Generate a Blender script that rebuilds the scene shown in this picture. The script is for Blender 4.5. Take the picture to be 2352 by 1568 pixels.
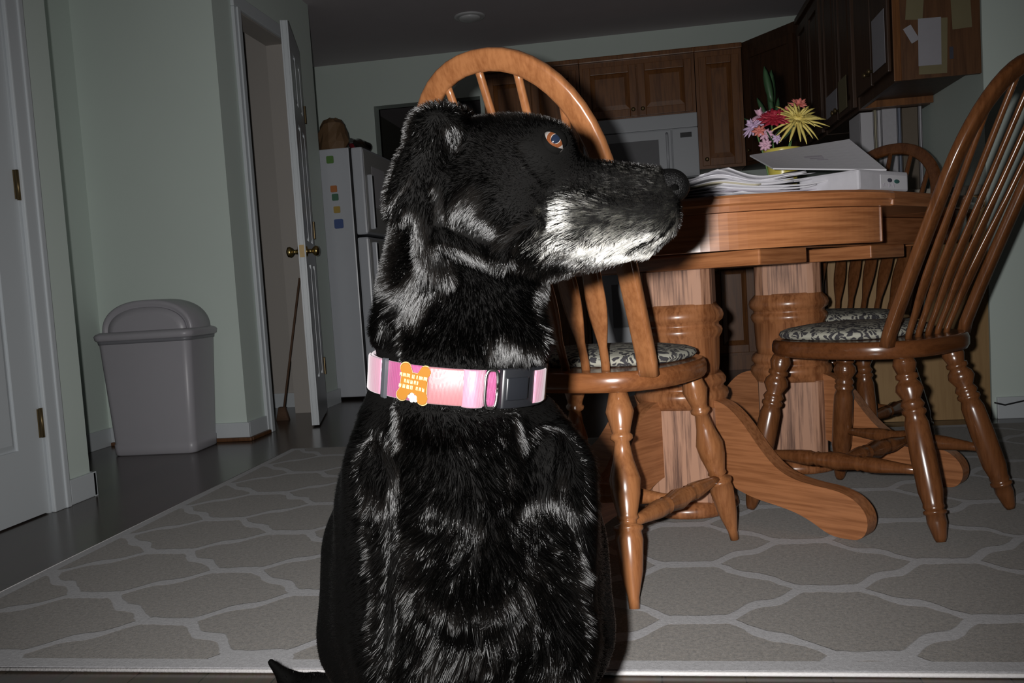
import bpy, bmesh, math, random
import numpy as np
from mathutils import Vector, Matrix

# ------------------------------------------------------------------ camera, world, flash, exposure
for o in list(bpy.data.objects):
    bpy.data.objects.remove(o)
scene = bpy.context.scene
col = scene.collection
R = math.radians

YAW, PITCH, ROLL = R(8.8), R(3.77), R(3.66)
fwd = Vector((-math.sin(YAW) * math.cos(PITCH), math.cos(YAW) * math.cos(PITCH), -math.sin(PITCH)))
right0 = Vector((math.cos(YAW), math.sin(YAW), 0))
up0 = right0.cross(fwd)
cright = right0 * math.cos(ROLL) - up0 * math.sin(ROLL)
cup = up0 * math.cos(ROLL) + right0 * math.sin(ROLL)
CAM = Vector((0, 0, 0.64))
cam_data = bpy.data.cameras.new('camera')
cam_data.sensor_width = 36.0
cam_data.lens = 30.0
cam_data.clip_start = 0.02
cam = bpy.data.objects.new('camera', cam_data)
col.objects.link(cam)
rot = Matrix((cright, cup, -fwd)).transposed().to_4x4()
cam.matrix_world = Matrix.Translation(CAM) @ rot
scene.camera = cam

world = bpy.data.worlds.new('night')
scene.world = world
world.use_nodes = True
world.node_tree.nodes['Background'].inputs[0].default_value = (0.9, 0.95, 1.0, 1)
world.node_tree.nodes['Background'].inputs[1].default_value = 0.004

# the camera's own flash: a small window just left of and above the lens
flash_data = bpy.data.lights.new('camera_flash', 'SPOT')
flash_data.shadow_soft_size = 0.012
flash_data.spot_size = R(98)
flash_data.spot_blend = 1.0
flash_data.energy = 172.0
flash_data.color = (1.0, 0.985, 0.97)
flash = bpy.data.objects.new('camera_flash', flash_data)
col.objects.link(flash)
flash.matrix_world = Matrix.Translation(CAM - right0 * 0.05 + Vector((0, 0, 0.022))) @ rot

vs = scene.view_settings
vs.view_transform = 'Standard'
vs.look = 'None'
vs.exposure = 0.0
vs.gamma = 1.0
vs.use_curve_mapping = False

# ------------------------------------------------------------------ helpers
def tag(o, label=None, cat=None, group=None, kind=None):
    if label: o['label'] = label
    if cat: o['category'] = cat
    if group: o['group'] = group
    if kind: o['kind'] = kind
    return o

def thing(name, label, cat, loc=(0, 0, 0), rz=0.0, group=None):
    o = bpy.data.objects.new(name, None)
    o.empty_display_size = 0.05
    col.objects.link(o)
    o.location = loc
    o.rotation_euler = (0, 0, rz)
    return tag(o, label, cat, group)

class MB:
    """collects shapes into one mesh"""
    def __init__(s):
        s.v, s.f, s.sm = [], [], []
    def add(s, vs_, fs_, smooth=False, M=None):
        n = len(s.v)
        for p in vs_:
            p = Vector(p)
            s.v.append(tuple(M @ p) if M is not None else tuple(p))
        for f in fs_:
            s.f.append([i + n for i in f])
            s.sm.append(smooth)
        return s
    def box(s, a, b, M=None, bev=0.0):
        (x0, y0, z0), (x1, y1, z1) = a, b
        x0, x1 = min(x0, x1), max(x0, x1); y0, y1 = min(y0, y1), max(y0, y1); z0, z1 = min(z0, z1), max(z0, z1)
        if bev <= 0:
            vs_ = [(x0, y0, z0), (x1, y0, z0), (x1, y1, z0), (x0, y1, z0), (x0, y0, z1), (x1, y0, z1), (x1, y1, z1), (x0, y1, z1)]
            fs_ = [(0, 3, 2, 1), (4, 5, 6, 7), (0, 1, 5, 4), (1, 2, 6, 5), (2, 3, 7, 6), (3, 0, 4, 7)]
            return s.add(vs_, fs_, False, M)
        bm = bmesh.new()
        bmesh.ops.create_cube(bm, size=1)
        for v in bm.verts:
            v.co = Vector(((x0 + x1) / 2 + v.co.x * (x1 - x0), (y0 + y1) / 2 + v.co.y * (y1 - y0), (z0 + z1) / 2 + v.co.z * (z1 - z0)))
        bmesh.ops.bevel(bm, geom=list(bm.edges), offset=min(bev, (x1 - x0) * .45, (y1 - y0) * .45, (z1 - z0) * .45), segments=2, profile=.6, affect='EDGES')
        bm.verts.index_update()
        s.add([v.co.copy() for v in bm.verts], [[v.index for v in f.verts] for f in bm.faces], False, M)
        bm.free()
        return s
    def prism(s, pts, z0, z1, M=None, smooth=False):
        n = len(pts)
        vs_ = [(x, y, z0) for x, y in pts] + [(x, y, z1) for x, y in pts]
        s.add(vs_, [list(range(n))[::-1], list(range(n, 2 * n))], False, M)
        m = len(s.v) - 2 * n
        for i in range(n):
            j = (i + 1) % n
            s.f.append([m + i, m + j, m + n + j, m + n + i]); s.sm.append(smooth)
        return s
    def rings(s, rings_, closed=True, caps=True, smooth=True, M=None):
        """loft through rings of equal length"""
        n = len(rings_[0]); vs_ = [p for r in rings_ for p in r]; fs_ = []
        for i in range(len(rings_) - 1):
            for j in range(n if closed else n - 1):
                k = (j + 1) % n
                fs_.append((i * n + j, i * n + k, (i + 1) * n + k, (i + 1) * n + j))
        s.add(vs_, fs_, smooth, M)
        if caps:
            m = len(s.v) - len(vs_)
            s.f.append([m + j for j in range(n)][::-1]); s.sm.append(False)
            s.f.append([m + (len(rings_) - 1) * n + j for j in range(n)]); s.sm.append(False)
        return s
    def lathe(s, prof, n=24, M=None):
        """prof: list of (r, z) from bottom to top"""
        rs = [[(r * math.cos(2 * math.pi * j / n), r * math.sin(2 * math.pi * j / n), z) for j in range(n)] for r, z in prof]
        return s.rings(rs, M=M)
    def turned(s, p0, p1, prof, n=16):
        """prof: list of (t, r) along p0->p1"""
        p0, p1 = Vector(p0), Vector(p1); L = (p1 - p0).length
        q = Vector((0, 0, 1)).rotation_difference((p1 - p0).normalized()).to_matrix().to_4x4()
        return s.lathe([(r, t * L) for t, r in prof], n, Matrix.Translation(p0) @ q)
    def tube(s, pts, r, n=10):
        pts = [Vector(p) for p in pts]
        rr = r if isinstance(r, (list, tuple)) else [r] * len(pts)
        rs = []; prev = None
        for i, p in enumerate(pts):
            t = (pts[min(i + 1, len(pts) - 1)] - pts[max(i - 1, 0)]).normalized()
            if prev is None:
                a = t.orthogonal().normalized()
            else:
                a = (prev - t * prev.dot(t)).normalized()
            prev = a; b = t.cross(a)
            rs.append([p + (a * math.cos(2 * math.pi * j / n) + b * math.sin(2 * math.pi * j / n)) * rr[i] for j in range(n)])
        return s.rings(rs)
    def sweep(s, pts, sides, w, d, n=12, p=3.0, caps=True):
        """rounded rectangular section swept along pts; sides = list of in-plane side vectors"""
        rs = []
        pts = [Vector(q) for q in pts]
        for i, q in enumerate(pts):
            t = (pts[min(i + 1, len(pts) - 1)] - pts[max(i - 1, 0)]).normalized()
            a = Vector(sides[i]); a = (a - t * a.dot(t)).normalized(); b = t.cross(a)
            ww = w[i] if isinstance(w, (list, tuple)) else w
            dd = d[i] if isinstance(d, (list, tuple)) else d
            r = []
            for j in range(n):
                c, sn = math.cos(2 * math.pi * (j + .5) / n), math.sin(2 * math.pi * (j + .5) / n)
                r.append(q + a * (math.copysign(abs(c) ** (2 / p), c) * ww) + b * (math.copysign(abs(sn) ** (2 / p), sn) * dd))
            rs.append(r)
        return s.rings(rs, caps=caps)
    def ball(s, c, r, M=None, n=16, m=10):
        r = r if isinstance(r, (list, tuple)) else (r, r, r)
        rs = []
        for i in range(m + 1):
            th = math.pi * (i / m) ; th = min(max(th, .02), math.pi - .02)
            rs.append([(c[0] + r[0] * math.sin(th) * math.cos(2 * math.pi * j / n), c[1] + r[1] * math.sin(th) * math.sin(2 * math.pi * j / n), c[2] - r[2] * math.cos(th)) for j in range(n)])
        return s.rings(rs, M=M)
    def build(s, name, mat, parent=None, loc=None, rot=None):
        me = bpy.data.meshes.new(name)
        me.from_pydata(s.v, [], s.f)
        me.polygons.foreach_set('use_smooth', s.sm)
        me.materials.append(mat)
        me.update()
        o = bpy.data.objects.new(name, me)
        col.objects.link(o)
        if parent is not None: o.parent = parent
        if loc is not None: o.location = loc
        if rot is not None: o.rotation_euler = rot
        return o

def bx(name, a, b, mat, parent=None, bev=0.0, loc=None, rot=None):
    return MB().box(a, b, bev=bev).build(name, mat, parent, loc, rot)

def rrect(x0, y0, x1, y1, r, n=5):
    pts = []
    for cx, cy, a in ((x1 - r, y0 + r, -90), (x1 - r, y1 - r, 0), (x0 + r, y1 - r, 90), (x0 + r, y0 + r, 180)):
        for i in range(n + 1):
            t = R(a + 90 * i / n)
            pts.append((cx + r * math.cos(t), cy + r * math.sin(t)))
    return pts

# ------------------------------------------------------------------ materials
def new_mat(name):
    m = bpy.data.materials.new(name); m.use_nodes = True
    nt = m.node_tree; b = nt.nodes['Principled BSDF']
    return m, nt, b

def L(nt, a, b): nt.links.new(a, b)

def plain(name, c, rough=.5, metal=0.0, noise=0.06, scale=30, bump=0.0, coat=0.0, spec=.5):
    m, nt, b = new_mat(name)
    b.inputs['Roughness'].default_value = rough
    b.inputs['Metallic'].default_value = metal
    b.inputs['Coat Weight'].default_value = coat
    b.inputs['Specular IOR Level'].default_value = spec
    tc = nt.nodes.new('ShaderNodeTexCoord'); nz = nt.nodes.new('ShaderNodeTexNoise')
    nz.inputs['Scale'].default_value = scale; nz.inputs['Detail'].default_value = 4
    L(nt, tc.outputs['Object'], nz.inputs['Vector'])
    mx = nt.nodes.new('ShaderNodeMix'); mx.data_type = 'RGBA'
    mx.inputs[6].default_value = (*[x * (1 - noise) for x in c], 1)
    mx.inputs[7].default_value = (*[min(1, x * (1 + noise)) for x in c], 1)
    L(nt, nz.outputs['Fac'], mx.inputs[0]); L(nt, mx.outputs[2], b.inputs['Base Color'])
    if bump:
        bp = nt.nodes.new('ShaderNodeBump'); bp.inputs['Strength'].default_value = bump; bp.inputs['Distance'].default_value = .002
        L(nt, nz.outputs['Fac'], bp.inputs['Height']); L(nt, bp.outputs['Normal'], b.inputs['Normal'])
    return m

def wood(name, light, dark, axis='z', rough=.32, coat=.35, grain=1.0, ring=.5, lo=.28, hi=.62):
    m, nt, b = new_mat(name)
    b.inputs['Roughness'].default_value = rough
    b.inputs['Coat Weight'].default_value = coat
    b.inputs['Coat Roughness'].default_value = .18
    tc = nt.nodes.new('ShaderNodeTexCoord')
    def mapped(across, along):
        mp = nt.nodes.new('ShaderNodeMapping')
        mp.inputs['Scale'].default_value = [along if a in axis else across for a in 'xyz']
        L(nt, tc.outputs['Object'], mp.inputs['Vector']); return mp
    if axis == 'h': axis = 'xy'
    n1 = nt.nodes.new('ShaderNodeTexNoise'); n1.inputs['Scale'].default_value = 1; n1.inputs['Detail'].default_value = 5; n1.inputs['Roughness'].default_value = .6
    L(nt, mapped(150 * grain, 7 * grain).outputs[0], n1.inputs['Vector'])
    n2 = nt.nodes.new('ShaderNodeTexNoise'); n2.inputs['Scale'].default_value = 1; n2.inputs['Detail'].default_value = 3; n2.inputs['Distortion'].default_value = .6
    L(nt, mapped(14 * grain, 1.6 * grain).outputs[0], n2.inputs['Vector'])
    w = nt.nodes.new('ShaderNodeMath'); w.operation = 'SINE'
    ml = nt.nodes.new('ShaderNodeMath'); ml.operation = 'MULTIPLY'; ml.inputs[1].default_value = 26
    L(nt, n2.outputs['Fac'], ml.inputs[0]); L(nt, ml.outputs[0], w.inputs[0])
    mr = nt.nodes.new('ShaderNodeMapRange'); mr.inputs[1].default_value = -1; mr.inputs[2].default_value = 1
    L(nt, w.outputs[0], mr.inputs[0])
    ad = nt.nodes.new('ShaderNodeMix'); ad.data_type = 'FLOAT'; ad.inputs[0].default_value = ring
    L(nt, n1.outputs['Fac'], ad.inputs[2]); L(nt, mr.outputs[0], ad.inputs[3])
    cr = nt.nodes.new('ShaderNodeValToRGB')
    cr.color_ramp.elements[0].position = lo; cr.color_ramp.elements[0].color = (*dark, 1)
    cr.color_ramp.elements[1].position = hi; cr.color_ramp.elements[1].color = (*light, 1)
    L(nt, ad.outputs[0], cr.inputs[0]); L(nt, cr.outputs[0], b.inputs['Base Color'])
    return m

M = {}
M['wall'] = plain('sage_wall_paint', (.60, .68, .63), .6, noise=.03, scale=3)
M['hall'] = plain('hall_wall_darkened', (.12, .12, .10), .7, noise=.03, scale=3)  # colour darkened to imitate unlit depth behind the doorway
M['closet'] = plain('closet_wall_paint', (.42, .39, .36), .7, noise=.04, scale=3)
M['trim'] = plain('white_trim_paint', (.55, .585, .61), .35, noise=.02, scale=8)
M['ceil'] = plain('ceiling_paint', (.48, .44, .46), .8, noise=.05, scale=6, bump=.1)
M['oak'] = wood('oak_upright', (.36, .145, .058), (.18, .062, .022), 'z', ring=.22)
M['oak_x'] = wood('oak_lengthwise', (.38, .155, .064), (.24, .09, .034), 'x', ring=.06, grain=.8, lo=.36, hi=.60)
M['oak_h'] = wood('oak_curved_rail', (.46, .185, .072), (.28, .10, .036), 'h', ring=.05, grain=.8, lo=.36, hi=.60)
M['oak_chair'] = wood('oak_chair', (.33, .135, .052), (.22, .080, .028), 'z', rough=.26, ring=.15)
M['oak_seat'] = wood('oak_seat', (.27, .10, .036), (.17, .058, .02), 'x', rough=.26, ring=.2)
M['oak_pale'] = wood('oak_pale_face', (.44, .23, .14), (.13, .055, .03), 'z', rough=.6, ring=.15, coat=0.0, grain=.7, lo=.34, hi=.52)
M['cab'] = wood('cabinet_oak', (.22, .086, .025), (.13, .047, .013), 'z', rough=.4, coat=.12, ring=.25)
M['cab_shaded'] = wood('cabinet_oak_shaded', (.055, .024, .010), (.03, .013, .005), 'z', rough=.5, coat=.02, ring=.25)  # cabinet oak with the shade of grazing flash light put into its colour
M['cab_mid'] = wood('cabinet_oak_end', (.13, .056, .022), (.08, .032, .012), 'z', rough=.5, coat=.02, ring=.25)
M['oak_dark'] = wood('dark_stained_oak', (.15, .056, .020), (.09, .031, .010), 'z', rough=.24, ring=.15)
M['oak_dark_seat'] = wood('dark_stained_seat', (.13, .045, .015), (.085, .028, .009), 'x', rough=.24, ring=.2)
M['panel'] = wood('tan_end_panel', (.34, .21, .09), (.29, .17, .07), 'z', rough=.5, coat=.05, ring=.2)
M['brass'] = plain('aged_brass', (.55, .40, .16), .28, 1.0, noise=.15)
M['hinge'] = plain('dull_bronze', (.16, .115, .055), .4, .8, noise=.15)
M['steel'] = plain('bright_steel', (.75, .75, .72), .2, 1.0)
M['black'] = plain('black_plastic', (.018, .018, .02), .35)
M['plastic'] = plain('grey_bin_plastic', (.37, .36, .39), .38, noise=.03, scale=12)
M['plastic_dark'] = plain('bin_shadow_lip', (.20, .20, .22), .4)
M['fridge'] = plain('white_enamel', (.50, .52, .56), .3, noise=.02)
M['fridge_front'] = plain('white_enamel_textured', (.40, .40, .39), .45, noise=.05, bump=.1, scale=200)
M['mw'] = plain('white_microwave', (.48, .50, .53), .3, noise=.02)
M['mw_glass'] = plain('microwave_window', (.20, .20, .21), .15)
M['paper'] = plain('white_paper', (0.54, 0.53, 0.56), .7, noise=.03, scale=15)
M['paper_b'] = plain('news_paper', (0.43, 0.42, 0.45), .75, noise=.10, scale=60)
M['paper_c'] = plain('cream_paper', (.44, .40, .29), .7, noise=.06)
M['paper_d'] = plain('dim_note_paper', (.33, .32, .35), .75, noise=.05)
M['paper_y'] = plain('yellowed_note', (.19, .16, .085), .75, noise=.06)
M['ink'] = plain('dark_ink', (.05, .05, .07), .6)
M['ink_green'] = plain('green_ink', (.03, .10, .09), .6)
M['ink_soft'] = plain('grey_ink', (.40, .37, .42), .7)
M['counter'] = plain('countertop', (.30, .27, .23), .3, noise=.25, scale=90)
M['red'] = plain('red_glaze', (.22, .02, .03), .35)
M['bag'] = plain('brown_paper_bag', (.15, .085, .04), .7, noise=.2)
M['bottle'] = plain('dark_bottle_glass', (.03, .025, .02), .08)
M['cloth'] = plain('brown_quilted_cloth', (.10, .055, .032), .9, noise=.2, scale=80)
M['glass'] = plain('lamp_glass', (.55, .55, .56), .3)
M['binding'] = plain('rug_binding', (.62, .60, .60), .8, noise=.15, scale=220, bump=.4)

def floor_mat():
    m, nt, b = new_mat('dark_plank_floor')
    tc = nt.nodes.new('ShaderNodeTexCoord')
    mp = nt.nodes.new('ShaderNodeMapping'); mp.inputs['Scale'].default_value = (1, 1, 1); mp.inputs['Rotation'].default_value = (0, 0, R(90))
    L(nt, tc.outputs['Object'], mp.inputs['Vector'])
    br = nt.nodes.new('ShaderNodeTexBrick')
    br.inputs['Color1'].default_value = (.095, .072, .056, 1); br.inputs['Color2'].default_value = (.070, .053, .042, 1); br.inputs['Mortar'].default_value = (.03, .026, .022, 1)
    br.inputs['Scale'].default_value = 1; br.inputs['Mortar Size'].default_value = .0015; br.inputs['Brick Width'].default_value = 1.2; br.inputs['Row Height'].default_value = .13
    L(nt, mp.outputs[0], br.inputs['Vector'])
    nz = nt.nodes.new('ShaderNodeTexNoise'); nz.inputs['Scale'].default_value = 8; nz.inputs['Detail'].default_value = 6
    mp2 = nt.nodes.new('ShaderNodeMapping'); mp2.inputs['Scale'].default_value = (9, .8, 1)
    L(nt, tc.outputs['Object'], mp2.inputs['Vector']); L(nt, mp2.outputs[0], nz.inputs['Vector'])
    mx = nt.nodes.new('ShaderNodeMix'); mx.data_type = 'RGBA'; mx.blend_type = 'MULTIPLY'; mx.inputs[0].default_value = .5
    L(nt, br.outputs['Color'], mx.inputs[6]); L(nt, nz.outputs['Color'], mx.inputs[7])
    L(nt, mx.outputs[2], b.inputs['Base Color'])
    b.inputs['Roughness'].default_value = .22
    return m
M['floor'] = floor_mat()

def rug_mat():
    """woven trellis: two mirrored stepped waves per row"""
    m, nt, b = new_mat('trellis_rug')
    P_, H_, U0, V0 = .527, .3045, .070, 1.556
    def mth(op, a, c=None, d=None):
        n = nt.nodes.new('ShaderNodeMath'); n.operation = op
        for i, x in enumerate((a, c, d)):
            if x is None: continue
            if isinstance(x, (int, float)): n.inputs[i].default_value = x
            else: L(nt, x, n.inputs[i])
        return n.outputs[0]
    geo = nt.nodes.new('ShaderNodeNewGeometry')
    nzw = nt.nodes.new('ShaderNodeTexNoise'); nzw.inputs['Scale'].default_value = 14; nzw.inputs['Detail'].default_value = 2
    L(nt, geo.outputs['Position'], nzw.inputs['Vector'])
    sep = nt.nodes.new('ShaderNodeSeparateXYZ'); L(nt, geo.outputs['Position'], sep.inputs[0])
    wob = mth('MULTIPLY', mth('SUBTRACT', nzw.outputs['Fac'], .5), .022)
    u = mth('ADD', sep.outputs['X'], wob); v = mth('ADD', sep.outputs['Y'], wob)
    # triangle wave s in [-1,1]: +1 at node columns U0 + nP, -1 halfway
    ph = mth('MULTIPLY', mth('PINGPONG', mth('SUBTRACT', u, U0), P_ / 2), 4 / P_)      # 0..2
    s = mth('SUBTRACT', 1.0, ph)
    # stepped S shape with flat joins
    sc = mth('MINIMUM', mth('MAXIMUM', mth('MULTIPLY', s, 1.22), -1.0), 1.0)
    st = mth('MULTIPLY', mth('SINE', mth('MULTIPLY', sc, math.pi * 2)), -.16)
    st2 = mth('MULTIPLY', mth('SINE', mth('MULTIPLY', sc, math.pi)), .10)
    T = mth('ADD', mth('ADD', sc, st), st2)
    off = mth('MULTIPLY', mth('SUBTRACT', 1.0, T), H_ / 4)      # 0 .. H/2
    def dist(sign):
        w = mth('ADD' if sign > 0 else 'SUBTRACT', mth('SUBTRACT', v, V0), off)
        return mth('PINGPONG', w, H_ / 2)
    d = mth('MINIMUM', dist(1), dist(-1))
    line = nt.nodes.new('ShaderNodeMapRange'); line.interpolation_type = 'SMOOTHSTEP'
    line.inputs[1].default_value = .0165; line.inputs[2].default_value = .0215; line.inputs[3].default_value = 1; line.inputs[4].default_value = 0
    L(nt, d, line.inputs[0])
    # border band
    bu = mth('LESS_THAN', sep.outputs['X'], -1.47); bv = mth('LESS_THAN', sep.outputs['Y'], 1.385)
    fac = mth('MAXIMUM', line.outputs[0], mth('MAXIMUM', bu, bv))
    n1 = nt.nodes.new('ShaderNodeTexNoise'); n1.inputs['Scale'].default_value = 120; n1.inputs['Detail'].default_value = 4; n1.inputs['Roughness'].default_value = .9
    L(nt, geo.outputs['Position'], n1.inputs['Vector'])
    def tint(a, c):
        mx = nt.nodes.new('ShaderNodeMix'); mx.data_type = 'RGBA'
        mx.inputs[6].default_value = (*a, 1); mx.inputs[7].default_value = (*c, 1)
        cr = nt.nodes.new('ShaderNodeMapRange'); cr.inputs[1].default_value = .36; cr.inputs[2].default_value = .64
        L(nt, n1.outputs['Fac'], cr.inputs[0]); L(nt, cr.outputs[0], mx.inputs[0]); return mx.outputs[2]
    mx = nt.nodes.new('ShaderNodeMix'); mx.data_type = 'RGBA'
    L(nt, fac, mx.inputs[0]); L(nt, tint((.064, .055, .045), (.215, .187, .157)), mx.inputs[6]); L(nt, tint((.23, .225, .235), (.36, .355, .37)), mx.inputs[7])
    L(nt, mx.outputs[2], b.inputs['Base Color'])
    bp = nt.nodes.new('ShaderNodeBump'); bp.inputs['Strength'].default_value = .7; bp.inputs['Distance'].default_value = .004
    hh = mth('ADD', n1.outputs['Fac'], mth('MULTIPLY', fac, .6))
    L(nt, hh, bp.inputs['Height']); L(nt, bp.outputs['Normal'], b.inputs['Normal'])
    b.inputs['Roughness'].default_value = .95
    b.inputs['Sheen Weight'].default_value = .3
    return m
M['rug'] = rug_mat()

def cushion_mat():
    m, nt, b = new_mat('leaf_print_cushion')
    tc = nt.nodes.new('ShaderNodeTexCoord')
    mp = nt.nodes.new('ShaderNodeMapping'); mp.inputs['Rotation'].default_value = (0, 0, .6); mp.inputs['Scale'].default_value = (42, 66, 30)
    L(nt, tc.outputs['Object'], mp.inputs['Vector'])
    nz = nt.nodes.new('ShaderNodeTexNoise'); nz.inputs['Scale'].default_value = 18
    L(nt, tc.outputs['Object'], nz.inputs['Vector'])
    mv = nt.nodes.new('ShaderNodeMix'); mv.data_type = 'VECTOR'; mv.inputs[0].default_value = .12
    va = nt.nodes.new('ShaderNodeVectorMath'); va.operation = 'SCALE'; va.inputs[3].default_value = 9
    L(nt, nz.outputs['Color'], va.inputs[0])
    ad = nt.nodes.new('ShaderNodeVectorMath'); ad.operation = 'ADD'
    L(nt, mp.outputs[0], ad.inputs[0]); L(nt, va.outputs[0], ad.inputs[1])
    vo = nt.nodes.new('ShaderNodeTexVoronoi'); vo.inputs['Scale'].default_value = 1
    L(nt, ad.outputs[0], vo.inputs['Vector'])
    cr = nt.nodes.new('ShaderNodeValToRGB')
    cr.color_ramp.elements[0].position = .47; cr.color_ramp.elements[0].color = (.04, .037, .042, 1)
    cr.color_ramp.elements[1].position = .55; cr.color_ramp.elements[1].color = (.36, .35, .29, 1)
    L(nt, vo.outputs['Distance'], cr.inputs[0]); L(nt, cr.outputs[0], b.inputs['Base Color'])
    b.inputs['Roughness'].default_value = .9
    return m
M['cushion'] = cushion_mat()

# ------------------------------------------------------------------ the room
CEIL = 2.35
def struct(name, mb, mat, parent=None):
    o = mb.build(name, mat, parent)
    if parent is None: tag(o, kind='structure')
    return o

struct('floor', MB().box((-3.6, -1.6, -.1), (3.6, 9.4, 0)), M['floor'])
struct('ceiling', MB().box((-3.6, -1.6, CEIL), (3.6, 9.4, CEIL + .1)), M['ceil'])

# wall with the near white door (door plane u = -1.93)
wl = struct('wall_left', MB().box((-2.05, -1.6, 0), (-1.93, 1.70, CEIL)).box((-2.05, 1.70, 2.03), (-1.93, 2.475, CEIL)).box((-2.05, 2.475, 0), (-1.93, 2.68, CEIL)), M['wall'])
struct('baseboard_left', MB().box((-1.93, 2.555, 0), (-1.916, 2.694, .085), bev=.004).box((-2.06, 2.68, 0), (-1.916, 2.694, .085)), M['trim'])

def panel_door(name, w, h, t, parent=None, cols=2):
    """six-panel door; local x along width, y thickness, origin at bottom hinge corner"""
    mb = MB().box((0, 0.008, 0), (w, t - .008, h))
    st = .105; mid = .09; rails = [(0, .22), (.80, .92), (1.50, 1.60), (h - .12, h)]
    pw = (w - 2 * st - mid * (cols - 1)) / cols
    for y0, y1 in ((0, .009), (t - .009, t)):
        mb.box((0, y0, 0), (st, y1, h)); mb.box((w - st, y0, 0), (w, y1, h))
        for a, c in rails: mb.box((st, y0, a), (w - st, y1, c))
        for k in range(cols - 1):
            x0 = st + pw * (k + 1) + mid * k
            for (a, c), (a2, c2) in zip(rails[:-1], rails[1:]): mb.box((x0, y0, c), (x0 + mid, y1, a2))
    o = mb.build(name, M['trim'], parent)
    for k in range(cols):
        x0 = st + (pw + mid) * k
        for (a, c), (a2, c2) in zip(rails[:-1], rails[1:]):
            for y0, y1 in ((.001, .009), (t - .009, t - .001)):
                mbp = MB(); g = .022
                yi, yo = (y1, y0) if y0 < t / 2 else (y0, y1)
                r0 = [(x0 + .004, yi, c + .004), (x0 + pw - .004, yi, c + .004), (x0 + pw - .004, yi, a2 - .004), (x0 + .004, yi, a2 - .004)]
                r1 = [(x0 + g, yo, c + g), (x0 + pw - g, yo, c + g), (x0 + pw - g, yo, a2 - g), (x0 + g, yo, a2 - g)]
                if y0 > t / 2: r0, r1 = r0[::-1], r1[::-1]
                mbp.rings([r0, r1], smooth=False).build('panel', M['trim'], o)
    return o

def hinge(parent, loc, rz=0.0, mat='hinge'):
    mb = MB().lathe([(.006, -.048), (.006, .048)], 10).box((-.018, -.001, -.046), (.018, .003, .046))
    return mb.build('hinge', M[mat], parent, loc, (0, 0, rz))

d1 = panel_door('door_1', .76, 2.015, .035)
d1.rotation_euler = (0, 0, R(-90)); d1.location = (-1.968, 2.463, .005)
tag(d1, kind='structure')
for z in (.29, 1.05, 1.80): hinge(d1, (-.006, .038, z))
cas = MB()
for y0 in (2.472,):
    cas.box((-1.93, y0, 0), (-1.914, y0 + .083, 2.03), bev=.004).box((-1.918, y0 + .052, 0), (-1.908, y0 + .075, 2.03), bev=.004)
cas.box((-1.93, 1.62, 0), (-1.914, 1.70, 2.03)).box((-1.93, 1.62, 2.03), (-1.914, 2.555, 2.11))
cas.box((-1.975, 2.466, 0), (-1.93, 2.478, 2.03))
struct('trim_1', cas, M['trim'])

# alcove with the bin
struct('wall_alcove', MB().box((-2.66, 2.0, 0), (-2.54, 3.82, CEIL)).box((-2.54, 2.0, 0), (-2.05, 2.12, CEIL)), M['wall'])
struct('baseboard_alcove', MB().box((-2.54, 2.12, 0), (-2.528, 3.70, .085), bev=.003), M['trim'])
struct('wall_nook', MB().box((-2.54, 3.70, 0), (-1.84, 3.82, CEIL)), M['wall'])
struct('baseboard_nook', MB().box((-2.528, 3.687, 0), (-1.827, 3.70, .085), bev=.003), M['trim'])
sh = MB().box((-2.52, 3.668, 0), (-1.81, 3.687, .018), bev=.006).box((-1.827, 3.687, 0), (-1.808, 3.885, .018), bev=.006)
struct('trim_2', sh, M['cab_mid'])

# kitchen left wall with the pantry opening
wk = MB().box((-1.96, 3.82, 0), (-1.84, 3.95, CEIL)).box((-1.96, 3.95, 2.04), (-1.84, 4.54, CEIL)).box((-1.96, 4.54, 0), (-1.84, 4.90, CEIL))
struct('wall_pantry', wk, M['wall'])
struct('baseboard_pantry', MB().box((-1.84, 3.70, 0), (-1.827, 3.885, .085), bev=.003).box((-1.84, 4.61, 0), (-1.827, 4.90, .085)).box((-1.9, 4.90, 0), (-1.827, 4.913, .085)), M['trim'])
tr = MB()
for a, c in ((3.885, 3.955), (4.535, 4.605)):
    tr.box((-1.84, a, 0), (-1.822, c, 2.035), bev=.004)
    tr.box((-1.822, a + .018 if a < 4 else a + .02, 0), (-1.812, c - .018, 2.035), bev=.004)
tr.box((-1.84, 3.885, 2.035), (-1.822, 4.605, 2.10), bev=.004)
struct('trim_3', tr, M['trim'])
jb = MB().box((-1.958, 3.95, 0), (-1.842, 3.962, 2.03)).box((-1.958, 4.528, 0), (-1.842, 4.54, 2.03)).box((-1.958, 3.95, 2.03), (-1.842, 4.54, 2.04))
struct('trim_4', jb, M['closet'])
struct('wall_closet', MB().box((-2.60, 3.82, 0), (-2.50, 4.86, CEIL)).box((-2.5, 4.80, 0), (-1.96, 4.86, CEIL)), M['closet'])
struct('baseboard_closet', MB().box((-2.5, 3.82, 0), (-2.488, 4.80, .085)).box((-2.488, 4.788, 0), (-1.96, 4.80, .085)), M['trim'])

d2 = panel_door('door_2', .545, 1.97, .036, cols=2)
d2.location = (-1.805, 4.522, .01)
dv = Vector((-1.650 + 1.805, 4.005 - 4.522))
d2.rotation_euler = (0, 0, math.atan2(dv.y, dv.x))
tag(d2, kind='structure')
for z in (.25, 1.0, 1.63): hinge(d2, (-.004, .04, z))
def knob(parent, p, sgn):
    mb = MB()
    mb.turned(p, (p[0], p[1] + sgn * .062, p[2]), [(0, .026), (.08, .026), (.12, .012), (.42, .010), (.55, .020), (.72, .027), (.9, .024), (1, .008)], 18)
    return mb.build('knob', M['brass'], parent)
knob(d2, (.495, .036, .862), 1); knob(d2, (.495, 0, .862), -1)
bx('latch_plate', (.543, .006, .832), (.547, .030, .892), M['hinge'], d2)

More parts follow.
